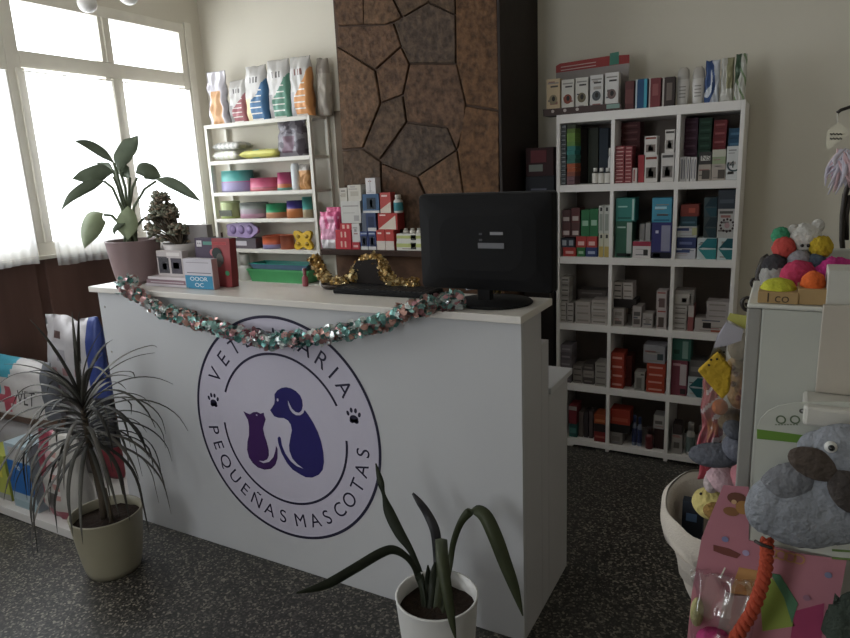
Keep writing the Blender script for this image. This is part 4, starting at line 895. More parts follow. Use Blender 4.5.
for i in range(len(rings)-1):
    for k in range(n): fs.append((i*n+k, i*n+(k+1) % n, (i+1)*n+(k+1) % n, (i+1)*n+k))
fs += [tuple(reversed(range(n))), tuple(range((len(rings)-1)*n, len(rings)*n))]
sh_.add(vs, fs, BK); RS = put('rear_shell', sh_, mo)
SBZ = put('screen_bezel', MB().prism([(xm+p[0], zm+p[1]) for p in rr(w+.002, h+.002, .012)], 1.873, 1.884, BK2), mo)
put('screen', MB().box(mx0+.02, mx1-.02, 1.8842, 1.886, mz0+.022, mz1-.02, mat('#08090b', .12)), SBZ)
x0, x1, z0_, z1_ = face(1.8155, 478, 243, 504, 248.5)
st = MB().box(x0, x1, 1.8145, 1.8158, z0_, z1_, gl('#6b6b70')); x0b, x1b, z0b, z1b = face(1.8155, 490, 232, 503, 235)
st.box(x0b, x1b, 1.8145, 1.8158, z0b, z1b, gl('#85858a'))
x0c, x1c, z0c, z1c = face(1.8155, 479, 233, 482, 241); st.box(x0c, x1c, 1.8145, 1.8158, z0c, z0c+.006, gl('#4a4a50')); st.box(x0c, x1c, 1.8145, 1.8158, z1c-.006, z1c, gl('#4a4a50'))
put('rating_sticker', st, RS, label='small grey stickers')
nx = at(487, 285, 1, 1.87).x
put('stand_neck', MB().box(nx-.022, nx+.022, 1.842, 1.87, ZT+.01, mz0+.02, BK), mo, bevel=.004)
put('stand_base', MB().lathe([(0, .001), (.122, .001), (.125, .004), (.12, .009), (.04, .014), (0, .015)], (nx+.02, 1.875, ZT), BK, 48, 1, .93), mo)
# keyboard
kb = thing('keyboard', 'black keyboard lying on the counter left of the monitor', 'keyboard', (-1.22, 1.93, ZT))
KC = put('case', MB().box(-1.42, -1.03, 1.868, 1.99, ZT, ZT+.016, BK), kb, bevel=.004)
ky = MB()
for r_ in range(5):
    for c_ in range(18): ky.box(-1.412+c_*.0212, -1.412+c_*.0212+.018, 1.876+r_*.0215, 1.876+r_*.0215+.018, ZT+.0162, ZT+.021, mat('#1c1b1d', .5))
put('keys', ky, KC)
# dark wedge stand behind keyboard (propped dark folder)
wx0, wx1 = -1.56, -1.33
p0, p1, p2, p3 = at(349, 288, 1, 1.975), at(364, 262, 1, 1.975), at(384, 260, 1, 1.975), at(398, 287, 1, 1.975)
mb = MB().prism([(p0.x-.05, ZT+.0005), (p3.x-.05, ZT+.0005), (p2.x-.045, p2.z), (p1.x-.045, p1.z)], 1.9915, 1.9985, mat('#1c1512', .8))
put('menu_stand', mb, label='dark brown trapezoid stand under the middle of the gold tinsel', cat='stand', bevel=.001)
c0 = at(333, 289, 2, ZT)
put('desk_dish', MB().lathe([(0, .001), (.035, .001), (.05, .012), (.052, .02), (.046, .02), (.03, .006), (0, .005)], (c0.x, c0.y, ZT), mat('#3a2f29', .4, metal=.3), 28, 1.0, .65), label='small dark oval dish under the left end of gold tinsel', cat='dish')
c0 = at(314, 284, 2, ZT); 
t = thing('nail_polish', 'small dusty pink bottle on the counter left of gold tinsel', 'bottle', (c0.x, 1.99-.02, ZT))
put('body', MB().lathe([(0, .001), (.011, .001), (.012, .004), (.012, .035), (.006, .042), (.006, .045)], (c0.x, 1.97, ZT), mat('#9a4a52', .3), 16), t)
put('cap', MB().lathe([(.007, .045), (.007, .07), (0, .071)], (c0.x, 1.97, ZT), mat('#7d4148', .4), 12), t)
a, b = at(466, 295, 2, ZT), at(486, 293, 2, ZT)
t = thing('ballpoint_pen', 'silver pen lying on the counter beside the monitor stand', 'pen', (a+b)/2)
up = Vector((0, 0, .020)); put('barrel', MB().tube([a+up, b+up], .0045, mat('#9a9aa0', .25, metal=.8)), t); put('tip', MB().tube([b+up, b+up+(b-a).normalized()*.012], [.0045, .006], mat('#dfe0e4', .2, metal=.6)), t)

# tinsel: many small foil leaves around a wire
def tinsel(name, path, rad, n, cols, size, label, cat='garland', roughs=.3):
    P = [Vector(p) for p in path]; L = [0]
    for i in range(1, len(P)): L.append(L[-1]+(P[i]-P[i-1]).length)
    def pt(s):
        for i in range(1, len(P)):
            if s <= L[i]: f = (s-L[i-1])/max(1e-6, L[i]-L[i-1]); return P[i-1].lerp(P[i], f), (P[i]-P[i-1]).normalized()
        return P[-1], (P[-1]-P[-2]).normalized()
    t = thing(name, label, cat, (P[0]+P[-1])/2)
    put('wire', MB().tube(P, .003, mat('#55504c', .5)), t)
    mb = MB(); ms = [mat(c, roughs, metal=.55, var=.05) for c in cols]
    for k in range(n):
        s = L[-1]*rnd.random(); c, T = pt(s)
        d = Vector((rnd.gauss(0, 1), rnd.gauss(0, 1), rnd.gauss(0, 1))); d = (d-T*d.dot(T)).normalized()
        q = c+d*rad*rnd.uniform(.25, 1)
        a = Vector((rnd.gauss(0, 1), rnd.gauss(0, 1), rnd.gauss(0, 1))).normalized(); b = a.cross(d+T*.3).normalized(); sz = size*rnd.uniform(.6, 1.1)
        ci = ms[int((s/L[-1]*len(cols)*1.7 + rnd.random()*rnd.random()*6)) % len(ms)]
        pts = [q+a*sz*math.cos(x)+b*sz*.8*math.sin(x)+ (a.cross(b))*sz*.2*math.cos(2*x) for x in (0, 1.05, 2.1, 3.14, 4.19, 5.24)]
        mb.add([q]+pts, [(0, i+1, (i+1) % 6+1) for i in range(6)], ci, True)
    put('foil_leaves', mb, t, kind='stuff'); return t
gp = [(113, 262), (116, 275), (122, 286), (140, 297), (158, 309), (172, 314), (189, 319), (216, 328), (243, 335), (270, 341), (297, 339), (323, 335), (350, 330), (377, 325), (404, 313), (425, 305)]
GP = [at(x, y, 1, 1.675) for x, y in gp[2:]]
e = at(432, 302, 1, 1.72); GP += [Vector((e.x, 1.70, 1.105)), at(445, 300, 1, 1.735) , at(463, 300, 1, 1.75)]
GP[0] = Vector((GP[0].x, 1.675, GP[0].z)); GP[-1].z = 1.118; GP[-2].z = 1.118
GP = [Vector((GP[0].x-.01, 1.74, 1.125))]+GP
tinsel('tinsel_garland', GP, .031, 2100, ['#5f8f8a', '#b38c8c', '#d5dad9', '#6f9a94', '#c49a90', '#8ab0aa', '#a87a80', '#c5cdcc'], .0145, 'teal, pink and silver foil garland draped along the counter front')
tp = [(313, 257), (319, 268), (328, 282), (340, 284), (350, 281), (360, 268), (370, 258), (380, 263), (388, 277), (395, 285), (406, 286), (418, 284)]
TPp = [at(x, y, 1, 2.02 if y < 272 else 1.99) for x, y in tp]
tinsel('gold_tinsel', TPp, .027, 2300, ['#c09a58', '#9a7a48', '#e0c690', '#7d6238', '#ead6a4'], .0095, 'gold foil tinsel draped in a wave behind the counter')
a = at(500, 293, 2, ZT)
tinsel('gold_tinsel', [Vector((a.x, 1.985, ZT+.012)), Vector((a.x+.012, 1.985, ZT+.025)), Vector((a.x+.02, 1.985, ZT+.012))], .008, 60, ['#b59a55', '#8a7a4a'], .006, 'tiny gold tinsel tuft showing behind the monitor stand')

# cartons and books at the left of the counter
def tilted(o, rx): o.rotation_euler.x = rx
bx = thing('book', 'dark red and purple book with a dog leaning upright', 'book', (0, 0, 0))
def cbox(px, Y, dep, z0, col, rects, label, cat, name, txts=(), side=None, group=None, lean=0):
    x0, x1, _, z1 = face(Y, *px); w = x1-x0; hh = z1-z0; t = Vector((x0, Y, z0))
    mb = MB().box(x0, x1, Y, Y+dep, z0+.0006, z1, gl(col))
    for r in rects: mb.box(x0+r[0]*w, x0+r[2]*w, Y-.0006, Y+.0005, z0+r[1]*hh+.0006, z0+r[3]*hh, gl(r[4]))
    for s, u_, v, sz, c, sq in txts: mb.text(s, sz, (x0+u_*w, Y-.0012, z0+v*hh), (1, 0, 0), (0, 0, 1), gl(c), sq)
    if side: mb.box(x1-.001, x1+.0006, Y+.001, Y+dep-.001, z0+.001, z1-.001, gl(side))
    if lean:
        for v in mb.v: v.y += lean*(v.z-z0)
    return put(name, mb, label=label, cat=cat, group=group)
bpy.data.objects.remove(bx)
cbox((195.5, 238.5, 230, 288.5), 1.865, .035, ZT, '#4b3c52', [(.5, 0, 1, 1, '#a33f42'), (.05, .82, .2, .95, '#c9c2c6'), (.24, .86, .5, .93, '#4f8a7c'), (.5, .86, .9, .93, '#d04a4e')],
     'dark purple and red carton with a green-eyed dog, tallest on the counter', 'box', 'dewormer_box', side='#8f3a3c', lean=.05, txts=[('++', .125, .885, .02, '#4b3c52', 1)])
_o = [o for o in C.objects if o.get('label', '').startswith('dark purple and red')][0]
x0, x1, z0_, z1_ = face(1.862, 195.5, 238.5, 230, 288.5); dg = MB()
for cx_, cz_, rx_, rz_, c in ((.62, .66, .14, .12, '#26302f'), (.7, .55, .10, .12, '#5a5650'), (.5, .68, .08, .07, '#c4686c'), (.88, .28, .06, .05, '#3fa06a'), (.66, .45, .08, .06, '#6e5c55')):
    yo = 1.8635+.05*(cz_*(z1_-z0_)); disc(dg, x0+cx_*(x1-x0), ZT+cz_*(z1_-z0_), rx_*(x1-x0), rz_*(z1_-z0_), yo-.0015, gl(c), n=16)
put('dog_picture', dg, _o)
cbox((184.6, 259, 212.6, 290.5), 1.80, .03, ZT, '#c2bcc4', [(.02, .0, .98, .45, '#2f86b0'), (.1, .86, .9, .89, '#9a949c'), (.1, .52, .95, .55, '#6f6a74')],
     'white and blue carton with blocky lettering, front of the counter group', 'box', 'medicine_box', side='#b98a8c', txts=[('OOOR', .5, .33, .022, '#dfe6ea', 1.45), ('OC', .5, .13, .022, '#dfe6ea', 1.5)])
o = cbox((146, 284.5, 189, 291.5), 1.80, .13, ZT, '#cbbfc6', [(0, .1, 1, .45, '#b3abb4')], 'white thick booklet at the bottom of the pile by the plant pot', 'book', 'booklet')
z1 = face(1.80, 146, 284.5, 189, 291.5)[3]
cbox((147, 280.5, 188, 284.2), 1.805, .12, z1+.0004, '#8b6a74', [(.1, .3, .9, .6, '#bfb2b8')], 'mauve booklet in the middle of the pile by the plant pot', 'book', 'booklet')
z2 = face(1.805, 147, 280.5, 188, 284.2)[3]
cbox((148, 277.5, 186, 280.2), 1.81, .12, z2+.0006, '#cfc4c8', [], 'pale booklet topmost of the pile by the plant pot', 'book', 'booklet')
z3 = face(1.81, 148, 277.5, 186, 280.2)[3]
cbox((157.5, 251, 183, 277), 1.84, .03, z3+.0008, '#b9aead', [(.05, .1, .46, .72, '#3d3a40'), (.54, .1, .95, .72, '#45404a'), (.2, .25, .36, .5, '#8d8488'), (.62, .3, .85, .55, '#97908f'), (.4, .8, .9, .94, '#d5cdca'), (0, .72, .4, .77, '#3a3638')],
     'white carton with two dark dog photos standing on the booklets', 'box', 'medicine_box')
# ------------------------------------------------------------------ potted plants
def pot(name, parent, c, rt, rb, h, colr, lip=.006, bands=0, soil='#2c2018', bump=0):
    m = mat(colr, .45, var=.03, bump=bump); pr = [(0, .001), (rb, .001)]
    for i in range(1, 9):
        f = i/9; pr.append((rb+(rt-rb)*(f**.7) + (bands*math.sin(i*2.2) if bands else 0), h*f))
    pr += [(rt, h-.004), (rt+.001, h), (rt-lip, h), (rt-lip-.002, h*.82)]
    put('pot', MB().lathe(pr, c, m, 48), parent)
    mb = MB(); n = 36; R_ = rt-lip-.001; vs = [(c[0], c[1], c[2]+h*.87)]; fs = []
    for r_ in range(1, 6):
        for k in range(n):
            a = 2*math.pi*k/n; q = R_*r_/5; vs.append((c[0]+q*math.cos(a), c[1]+q*math.sin(a), c[2]+h*.85+.008*noise.noise(Vector((q*60*math.cos(a), q*60*math.sin(a), 0)))))
    for k in range(n): fs.append((0, 1+k, 1+(k+1) % n))
    for r_ in range(4):
        for k in range(n): a = 1+r_*n; fs.append((a+k, a+n+k, a+n+(k+1) % n, a+(k+1) % n))
    mb.add(vs, fs, mat(soil, .95, bump=1, bscale=150, var=.4, vscale=60), True); put('soil', mb, parent)
# big leafy plant on the counter
pc = at(134, 282, 2, ZT); pc = Vector((-2.47, 1.865, ZT)); dP = (pc-EYE).dot(FW)
T = thing('leafy_houseplant', 'broad-leaved houseplant in mauve pot at the counter left end', 'plant', pc)
pot('pot', T, pc, .112, .082, .185, '#8c7676', bump=.05)
LF = mat('#6b7663', .5, var=.12, vscale=25, trans=0); LFp = mat('#8f9a7a', .5, var=.12, vscale=25); STG = mat('#66705a', .5)
p6 = lambda x, y, d=0: W(60+x/4.556, 120+y/4.556, dP+d)
base = p6(312, 560, 0); base.x, base.y = pc.x, pc.y
def leaf(parent, stem, blade, w, m=LF, side=None, sr=.006, fold=.15, steml=True):
    if stem:
        put('stem', MB().tube(stem, [sr*1.3]+[sr]*(len(stem)-1), STG, 6), parent)
    n = len(blade); ws = [.004]+[w*math.sin(math.pi*(i/(n-1))**.8)**.7 for i in range(1, n-1)]+[.001]
    put('leaf', MB().ribbon(blade, ws, m, side, fold, sub=5), parent)
VN = UP  # leaves broadly face the viewer / the window
sc_ = lambda w: w/4.556*dP/FPX
top_ = p6(312, 400)
specs = [
 ([(308,540,0),(300,400,0),(275,300,-.02),(245,195,-.04)], [(245,195,-.04),(200,155,-.06),(150,122,-.08),(110,105,-.1),(65,95,-.12)], 44, LF, 'U'),
 ([(310,540,0),(306,420,.01),(298,310,.02),(272,228,.02)], [(272,228,.02),(280,180,.02),(305,135,.03),(332,100,.03),(355,70,.04)], 88, LF, 'R'),
 ([(305,540,0),(285,380,.03),(262,280,.05),(238,225,.06)], [(240,228,.06),(222,214,.07),(205,212,.08),(185,205,.09),(165,193,.1)], 40, LF, 'U'),
 ([(308,540,0),(290,400,-.02),(262,300,-.03),(243,258,-.04)], [(243,240,-.04),(200,235,-.06),(150,248,-.08),(100,258,-.09),(55,268,-.1)], 72, LF, 'U'),
 ([(306,540,0),(280,400,-.04),(240,310,-.06),(200,278,-.08)], [(200,278,-.08),(150,292,-.1),(95,320,-.12),(45,358,-.13),(5,412,-.13)], 48, LF, 'U'),
 ([(314,540,0),(318,400,.02),(330,310,.03),(352,262,.04)], [(345,243,.04),(375,230,.05),(405,235,.06),(435,250,.07),(462,258,.07)], 76, LF, 'U'),
 ([(318,540,0),(335,400,0),(385,315,0),(438,278,0)], [(438,270,0),(490,280,.0),(540,302,0),(590,335,-.01),(640,370,-.01)], 50, LF, 'U'),
 ([(300,540,0),(270,470,-.04),(235,435,-.06),(200,432,-.08)], [(196,425,-.08),(170,440,-.09),(150,478,-.1),(128,530,-.1),(112,585,-.1)], 100, LFp, 'R'),
 ([], [(310,545,-.06),(306,500,-.07),(306,460,-.07),(307,425,-.07),(309,392,-.06)], 96, LFp, 'R'),
 ([(318,545,0),(345,490,.01),(378,452,.02),(410,435,.03)], [(408,436,.03),(418,430,.03),(428,432,.03),(438,438,.03),(446,446,.03)], 18, LF, 'U'),
 ([(305,540,0),(308,500,-.03),(300,478,-.05),(285,475,-.06)], [(296,470,-.06),(275,478,-.07),(258,490,-.07),(248,505,-.07),(250,522,-.07)], 26, LF, 'R'),
 ([(310,540,.01),(312,420,.03),(316,310,.04),(318,262,.04)], [(318,262,.04),(300,240,.05),(285,228,.05),(262,230,.05),(246,240,.05)], 56, LF, 'U'),
]
for st_, bl_, w, m, sd in specs:
    stp = [p6(*p) for p in st_]
    if stp: stp[0] = Vector((pc.x+rnd.uniform(-.03, .03), pc.y+rnd.uniform(-.03, .02), pc.z+.155))
    leaf(T, stp, [p6(*p) for p in bl_], sc_(w), m, RT if sd == 'R' else UP)
# small rosette succulent in a grey bowl
sc0 = Vector((-2.235, 1.915, z3 if False else ZT)); T2 = thing('jade_succulent', 'small bushy grey-green succulent in a low pale bowl', 'plant', sc0)
dS = (sc0-EYE).dot(FW)
ps = lambda x, y, d=0: W(60+x/4.556, 120+y/4.556, dS+d)
cb = ps(485, 560)
put('bowl', MB().lathe([(0, .001), (.045, .001), (.055, .05), (.075, .13), (.078, cb.z-ZT), (.07, cb.z-ZT), (.06, cb.z-ZT-.02), (0, cb.z-ZT-.02)], sc0, mat('#b5aeac', .4), 36, 1, .8), T2)
br = MB(); lv = MB(); JM = [mat('#85897a', .5), mat('#979684', .5), mat('#736f60', .5), mat('#9c8a78', .5)]
root = Vector((sc0.x, sc0.y, cb.z-.015))
for k in range(90):
    f = rnd.random()**.7; yy_ = 335+f*215; half = 14+f*98; xx = 455+f*45+rnd.uniform(-1, 1)*half
    tip = ps(xx, yy_, rnd.uniform(-.05, .05)); tip.y = min(max(tip.y, sc0.y-.12), sc0.y+.12)
    mid = root.lerp(tip, .5)+Vector((0, 0, .01)); br.tube([root, mid, tip], [.004, .003, .002], mat('#4f4438', .8), 5)
    for j in range(11):
        a = rnd.uniform(0, 6.28); el = rnd.uniform(-.3, 1.2); d_ = Vector((math.cos(a)*math.cos(el), math.sin(a)*math.cos(el), math.sin(el)))
        rot = d_.to_track_quat('Z', 'Y').to_matrix(); lv.ell(tip+d_*.012, (.009, .0055, .014), JM[(k+j) % 4], 8, rot)
put('branches', br, T2); put('leaves', lv, T2, kind='stuff')
# small dark box at the right of the succulent
cbox((181, 225, 207, 236.5), 1.955, .03, ZT, '#8d8685', [], 'plain grey carton upright behind the red and purple one', 'box', 'carton')

# dracaena on the floor
dc = Vector((-2.285, 1.43, 0)); dD = 2.37
T3 = thing('dracaena', 'spiky narrow-leaved dracaena in beige pot on the floor', 'plant', dc)
pot('pot', T3, dc, .135, .098, .25, '#8a8470', lip=.007)
DR = [mat('#3e3c36', .6, var=.15), mat('#4a4842', .6, var=.15), mat('#302e2b', .6, var=.1), mat('#5a5650', .55, var=.12)]
crown = Vector((dc.x-.02, dc.y-.01, .69))
put('trunk', MB().tube([dc+Vector((-.02, 0, .2)), dc+Vector((-.01, -.0, .33)), dc+Vector((-.02, -.01, .5)), crown], [.013, .012, .011, .010], mat('#5a5044', .9, bump=.5), 10), T3)
trnk2 = W(96, 480, dD)
put('trunk', MB().tube([dc+Vector((.03, 0, .2)), dc+Vector((.035, -.01, .36))], [.009, .006], mat('#5a5044', .9, bump=.5), 10), T3)
for k in range(84):
    a = k*2.39996+rnd.uniform(-.2, .2); f = k/84; L_ = rnd.uniform(.32, .50)*(1-.25*(f < .12))
    el = R(84-105*f**.8+rnd.uniform(-8, 8)); org = crown+Vector((0, 0, .03-.2*f)); dr = R(45+85*rnd.random()+40*f*(1-f)); dr *= (.25 if f < .07 else 1)
    p = org.copy(); path = [p.copy()]; n = 7
    for i in range(n):
        e_ = el-dr*(i/n)**1.1*1.25; e_ = max(e_, R(-86)); p = p+Vector((math.cos(a)*math.cos(e_), math.sin(a)*math.cos(e_), math.sin(e_)))*(L_/n); path.append(p.copy())
    for q in path:
        q.y = min(q.y, 1.71+rnd.uniform(-.01, .005)) if q.x > -2.62 else q.y
        q.z = max(q.z, .03)
        if (q-dc).xy.length < .15 and q.z < .27: q.z = .27+rnd.random()*.01
    ws = [.010, .015, .016, .0155, .014, .011, .007, .001]
    put('leaf', MB().ribbon(path, ws, DR[k % 4], None, .2, .0008, sub=2), T3)

# strappy plant in white pot, front
wc = Vector((-.808, 1.445, 0)); dW = (wc-EYE).dot(FW)
T4 = thing('strappy_houseplant', 'sparse strap-leaved plant in white pot before the counter', 'plant', wc)
pot('pot', T4, wc, .119, .084, .318, '#d2d0cd', lip=.006)
w6 = lambda x, y, d=0: W(290+x/3.148, 450+y/3.148, dW+d)
sw = lambda w: w/3.148*dW/FPX
G1 = mat('#272c20', .5, var=.15, vscale=20); G2 = mat('#363b26', .5, var=.15, vscale=20)
for pts, ws, m, sd, in (
  ([(428,480,0),(405,400,-.03),(375,345,-.05),(330,315,-.07),(285,325,-.09),(200,375,-.13),(110,425,-.17),(20,450,-.2)], [20,22,18,26,32,32,28,4], G1, UP),
  ([(432,480,.02),(412,400,.03),(382,320,.04),(345,262,.05),(312,195,.06),(295,140,.06),(285,100,.06),(270,42,.07)], [20,20,20,34,34,12,22,4], G1, RT),
  ([(462,480,.03),(462,380,.04),(462,300,.05),(455,250,.05),(432,200,.06),(408,165,.06),(386,136,.07)], [20,22,30,32,28,22,8], mat('#2b2a2e', .35), RT),
  ([(478,470,-.02),(474,400,-.03),(474,330,-.05),(476,282,-.07),(479,330,-.15),(487,400,-.185),(500,480,-.20),(512,550,-.205),(521,592,-.205)], [22,26,32,36,36,34,28,18,5], G2, RT),
  ([(500,440,.02),(503,365,.03),(515,290,.03),(540,225,.02),(575,190,.02),(612,205,.0),(645,270,-.02),(675,350,-.03),(705,430,-.04),(733,522,-.05)], [16,18,20,24,34,44,46,42,32,4], G2, RT*.8+UP*.35),
  ([(440,480,.0),(438,440,0),(436,400,0),(434,362,0)], [20,24,22,4], G1, RT),
  ([(452,480,-.03),(450,430,-.03),(452,385,-.03),(456,352,-.03)], [20,26,20,4], G1, RT),
  ([(425,480,-.02),(420,450,-.02),(415,425,-.02),(412,408,-.02)], [18,22,16,4], G2, RT)):
    P_ = [w6(*p) for p in pts]; P_[0] = Vector((wc.x+(P_[0]-wc).dot(RT)*RT.x*.9, wc.y-.01, .268)) + Vector((0, 0, 0))
    put('leaf', MB().ribbon(P_, [sw(w) for w in ws], m, sd, .1, .0015, sub=5), T4)

# ------------------------------------------------------------------ floor platform and pet food sacks at the left
PLm = MB().box(-3.7, -2.59, 1.482, 2.04, .004, .045, mat('#bdb9b6', .5))
for x in (-3.6, -3.0, -2.7): PLm.box(x, x+.05, 1.55, 1.9, 0, .0045, '#555555')
put('display_platform', PLm, label='low white platform board carrying the pet food sacks', cat='platform', bevel=.003)
zp = .0455
# tall white sack with blue side
x0, x1 = at(47, 330, 1, 1.93).x, at(97, 330, 1, 1.93).x
def cw(u_, v):
    if u_ > .84: return fo('#2a3f8c') if v > .52 else (fo('#3a3a40') if v > .2 else fo('#9c3340'))
    if .25 < u_ < .4 and .86 < v < .9: return fo('#5a4440')
    if .62 < u_ < .84 and .2 < v < .5: return fo('#4a4a50') if math.sin(v*40) > .3 else fo('#b5b2b0')
    if .3 < u_ < .75 and .72 < v < .8 and math.sin(u_*20) > .1: return fo('#8f8a90')
    if .2 < u_ < .8 and .55 < v < .7 and math.sin(u_*33) > .2 and math.sin(v*60) > .3: return fo('#b07a7e')
    return fo('#b3aeb0')
mb = MB().pouch(x0, x1+.03, zp, .885, 1.93, .14, cw, nu=32, nv=44, top=.08, wrink=.016)
for v in mb.v:
    if v.z > .74: v.z -= .035*math.exp(-((v.x-(x0*.38+x1*.62))/.05)**2)*(v.z-.74)/.15
put('pet_food_sack', mb, label='tall white pet food sack with blue side edge behind dracaena', cat='bag')
# red and white sack in front
x0, x1 = at(33, 480, 1, 1.57).x, at(76, 480, 1, 1.57).x
def cr_(u_, v):
    if v < .1 or u_ < .16 + .25*v*(v > .5): return fo('#8c3040')
    if .45 < u_ < .6 and .25 < v < .85: return fo('#b07a72') if math.sin(v*50) > -.1 else fo('#c0bbb6')
    if .25 < u_ < .45 and .12 < v < .3: return fo('#4f4a44')
    if .3 < u_ < .5 and .62 < v < .8: return fo('#b5888c')
    return fo('#aba69e')
put('pet_food_sack', MB().pouch(at(33, 480, 1, 1.515).x+.006, x1+.07, zp, at(55, 432, 1, 1.57).z, 1.572, .115, cr_, nu=32, nv=36, top=.15, wrink=.01), label='red-edged white pet food sack standing behind the beige pot', cat='bag')
# blue box pack
t_ = cbox((10.5, 447, 32.5, 513), 1.515, .11, zp, '#8fa0a8', [(0, .24, 1, .74, '#1f5a9c'), (.15, .76, .9, .95, '#9d9a96'), (.05, .02, .95, .12, '#7d949a')], 'blue banded grey pack standing at the platform front', 'package', 'litter_pack', txts=[('fe', .45, .66, .05, '#c9d3da', 1)])
cbox((-14, 455, 8, 507), 1.53, .11, zp, '#9aa03c', [(0, 0, 1, .14, '#8a8a84'), (.2, .5, .8, .8, '#c0b93c')], 'yellow-green pack at the left edge of the picture', 'package', 'litter_pack')
# lying grey wrapped sack carrying the VET bag
x0, x1 = at(-25, 445, 1, 1.66).x, at(42, 445, 1, 1.66).x
pad2 = MB(); n = 20; cx, w = (x0+x1)/2, (x1-x0)/2; zt = .345
vs = []; fs = []
for k in (0, 1):
    for i in range(n+1):
        for j in range(n+1):
            a, b = i/n*2-1, j/n*2-1; t2 = (max(0, 1-a**6)*max(0, 1-b**6))**.4
            vs.append((cx+a*w, 1.745+b*.105, (zp+zt)/2+(1 if k else -1)*(zt-zp)/2*t2+.004*noise.noise(Vector((a*5, b*5, k)))*k))
N = (n+1)**2
for k in (0, 1):
    for i in range(n):
        for j in range(n): a = k*N+i*(n+1)+j; q = (a, a+1, a+n+2, a+n+1); fs.append(q if not k else tuple(reversed(q)))
pad2.add(vs, fs, mat('#8f8d8e', .2, metal=.1, bump=.5, bscale=14), True)
put('wrapped_sack', pad2, label='shiny grey plastic-wrapped sack lying under the red cross bag', cat='bag')
x0, x1 = at(-32, 400, 1, 1.74).x, at(51, 400, 1, 1.74).x
def cv(u_, v):
    if v < .14: return fo('#6b4a38')
    if u_ > .93: return fo('#5d6068')
    if .47 < u_ < .69 and .32 < v < .45 or .545 < u_ < .615 and .2 < v < .57: return fo('#c04a5c')
    if u_ < .5-.0*v and v > .3 or (v > .72 and u_ < .6+.3*(v-.7)): return fo('#3aa0b8')
    return fo('#c9c4c2')
mbv = MB().pouch(x0, x1, .345, at(20, 361, 1, 1.74).z, 1.78, .15, cv, nu=44, nv=36, top=.1, wrink=.01)
lx, lz = at(27, 399, 1, 1.70).x, at(27, 399, 1, 1.70).z
mbv.text('VET', .105, (lx, 1.694, lz), (1, 0, .03), (.12, .1, 1), gl('#2c2628'), .85)
put('pet_food_sack', mbv, label='teal and white bag with red cross and VET lettering', cat='bag')

# ------------------------------------------------------------------ toy display at the right
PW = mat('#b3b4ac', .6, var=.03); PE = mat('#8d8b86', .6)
PY = .85; zt = at(800, 306, 1, PY).z
t = thing('toy_display_panel', 'tall white display panel holding pet toys at the right edge', 'display', (.25, .92, 0))
x0 = at(757, 380, 1, PY).x; x0_p = x0
put('front_board', MB().box(x0, .52, PY, PY+.015, 0, zt-.006, PW), t, bevel=.002)
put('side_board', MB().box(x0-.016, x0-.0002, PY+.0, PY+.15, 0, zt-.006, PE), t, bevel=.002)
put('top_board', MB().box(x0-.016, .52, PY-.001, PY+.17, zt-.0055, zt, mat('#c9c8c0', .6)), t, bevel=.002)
put('back_ledge', MB().box(.035, .52, PY+.1705, PY+.19, 0, zt+.045, PW), t, bevel=.002)
# low stand behind it for the basket
t = thing('low_cabinet', 'low white cabinet behind the display panel, mostly hidden', 'cabinet', (.1, 1.25, 0))
put('body', MB().box(-.088, .45, 1.06, 1.5, .04, .70, PE), t, bevel=.002); put('plinth', MB().box(-.07, .43, 1.08, 1.48, 0, .0395, '#44403c'), t)
# wire rack
WR = mat('#2b241f', .45, metal=.4)
rk = thing('wire_rack', 'dark scrolled wire rack rising behind the display panel', 'rack', (-.03, 1.08, .70))
A = lambda x, y, Y=1.08: at(x, y, 1, Y)
q = [A(752, 340), A(753, 312), A(755, 300), A(757, 285), A(759, 272), A(764, 259), A(769, 256)]
q = [Vector((q[0].x+.0, 1.08, .7005))]+q
put('post', MB().tube(q, .0048, WR), rk)
put('scroll', MB().tube([A(753+9*math.cos(a)*(1-a/9)-6, 302+9*math.sin(a)*(1-a/9)) for a in [i*.5 for i in range(15)]], .002, WR), rk)
put('scroll', MB().tube([A(757+6*math.cos(a)*(1-a/9)-2, 282+7*math.sin(a)*(1-a/9)) for a in [i*.5 for i in range(15)]], .002, WR), rk)
for ph in (0, 3.14):
    put('twist', MB().tube([A(750+i*.42+2.6*math.sin(i*.7+ph), 312-i*1.25, 1.06) for i in range(44)], .0022, WR), rk)
put('scroll', MB().tube([A(748+8*math.cos(a)*(1-a/12), 303+9*math.sin(a)*(1-a/12), 1.05) for a in [i*.5 for i in range(20)]], .0024, WR), rk)
put('post', MB().tube([A(849, 330), A(842, 240), A(842.5, 215), A(845, 195), A(849, 183), A(856, 170)], .0035, WR), rk)
put('post', MB().tube([Vector((A(849, 330).x, 1.08, .7005)), A(849, 330)], .0035, WR), rk)
put('post', MB().tube([A(847, 240), A(847, 215), A(850, 195)], .0026, WR), rk)
put('hook_arm', MB().tube([A(856, 170), A(862, 130), A(860, 108), A(850, 107), A(841, 110), A(837, 113)], .0022, WR), rk)
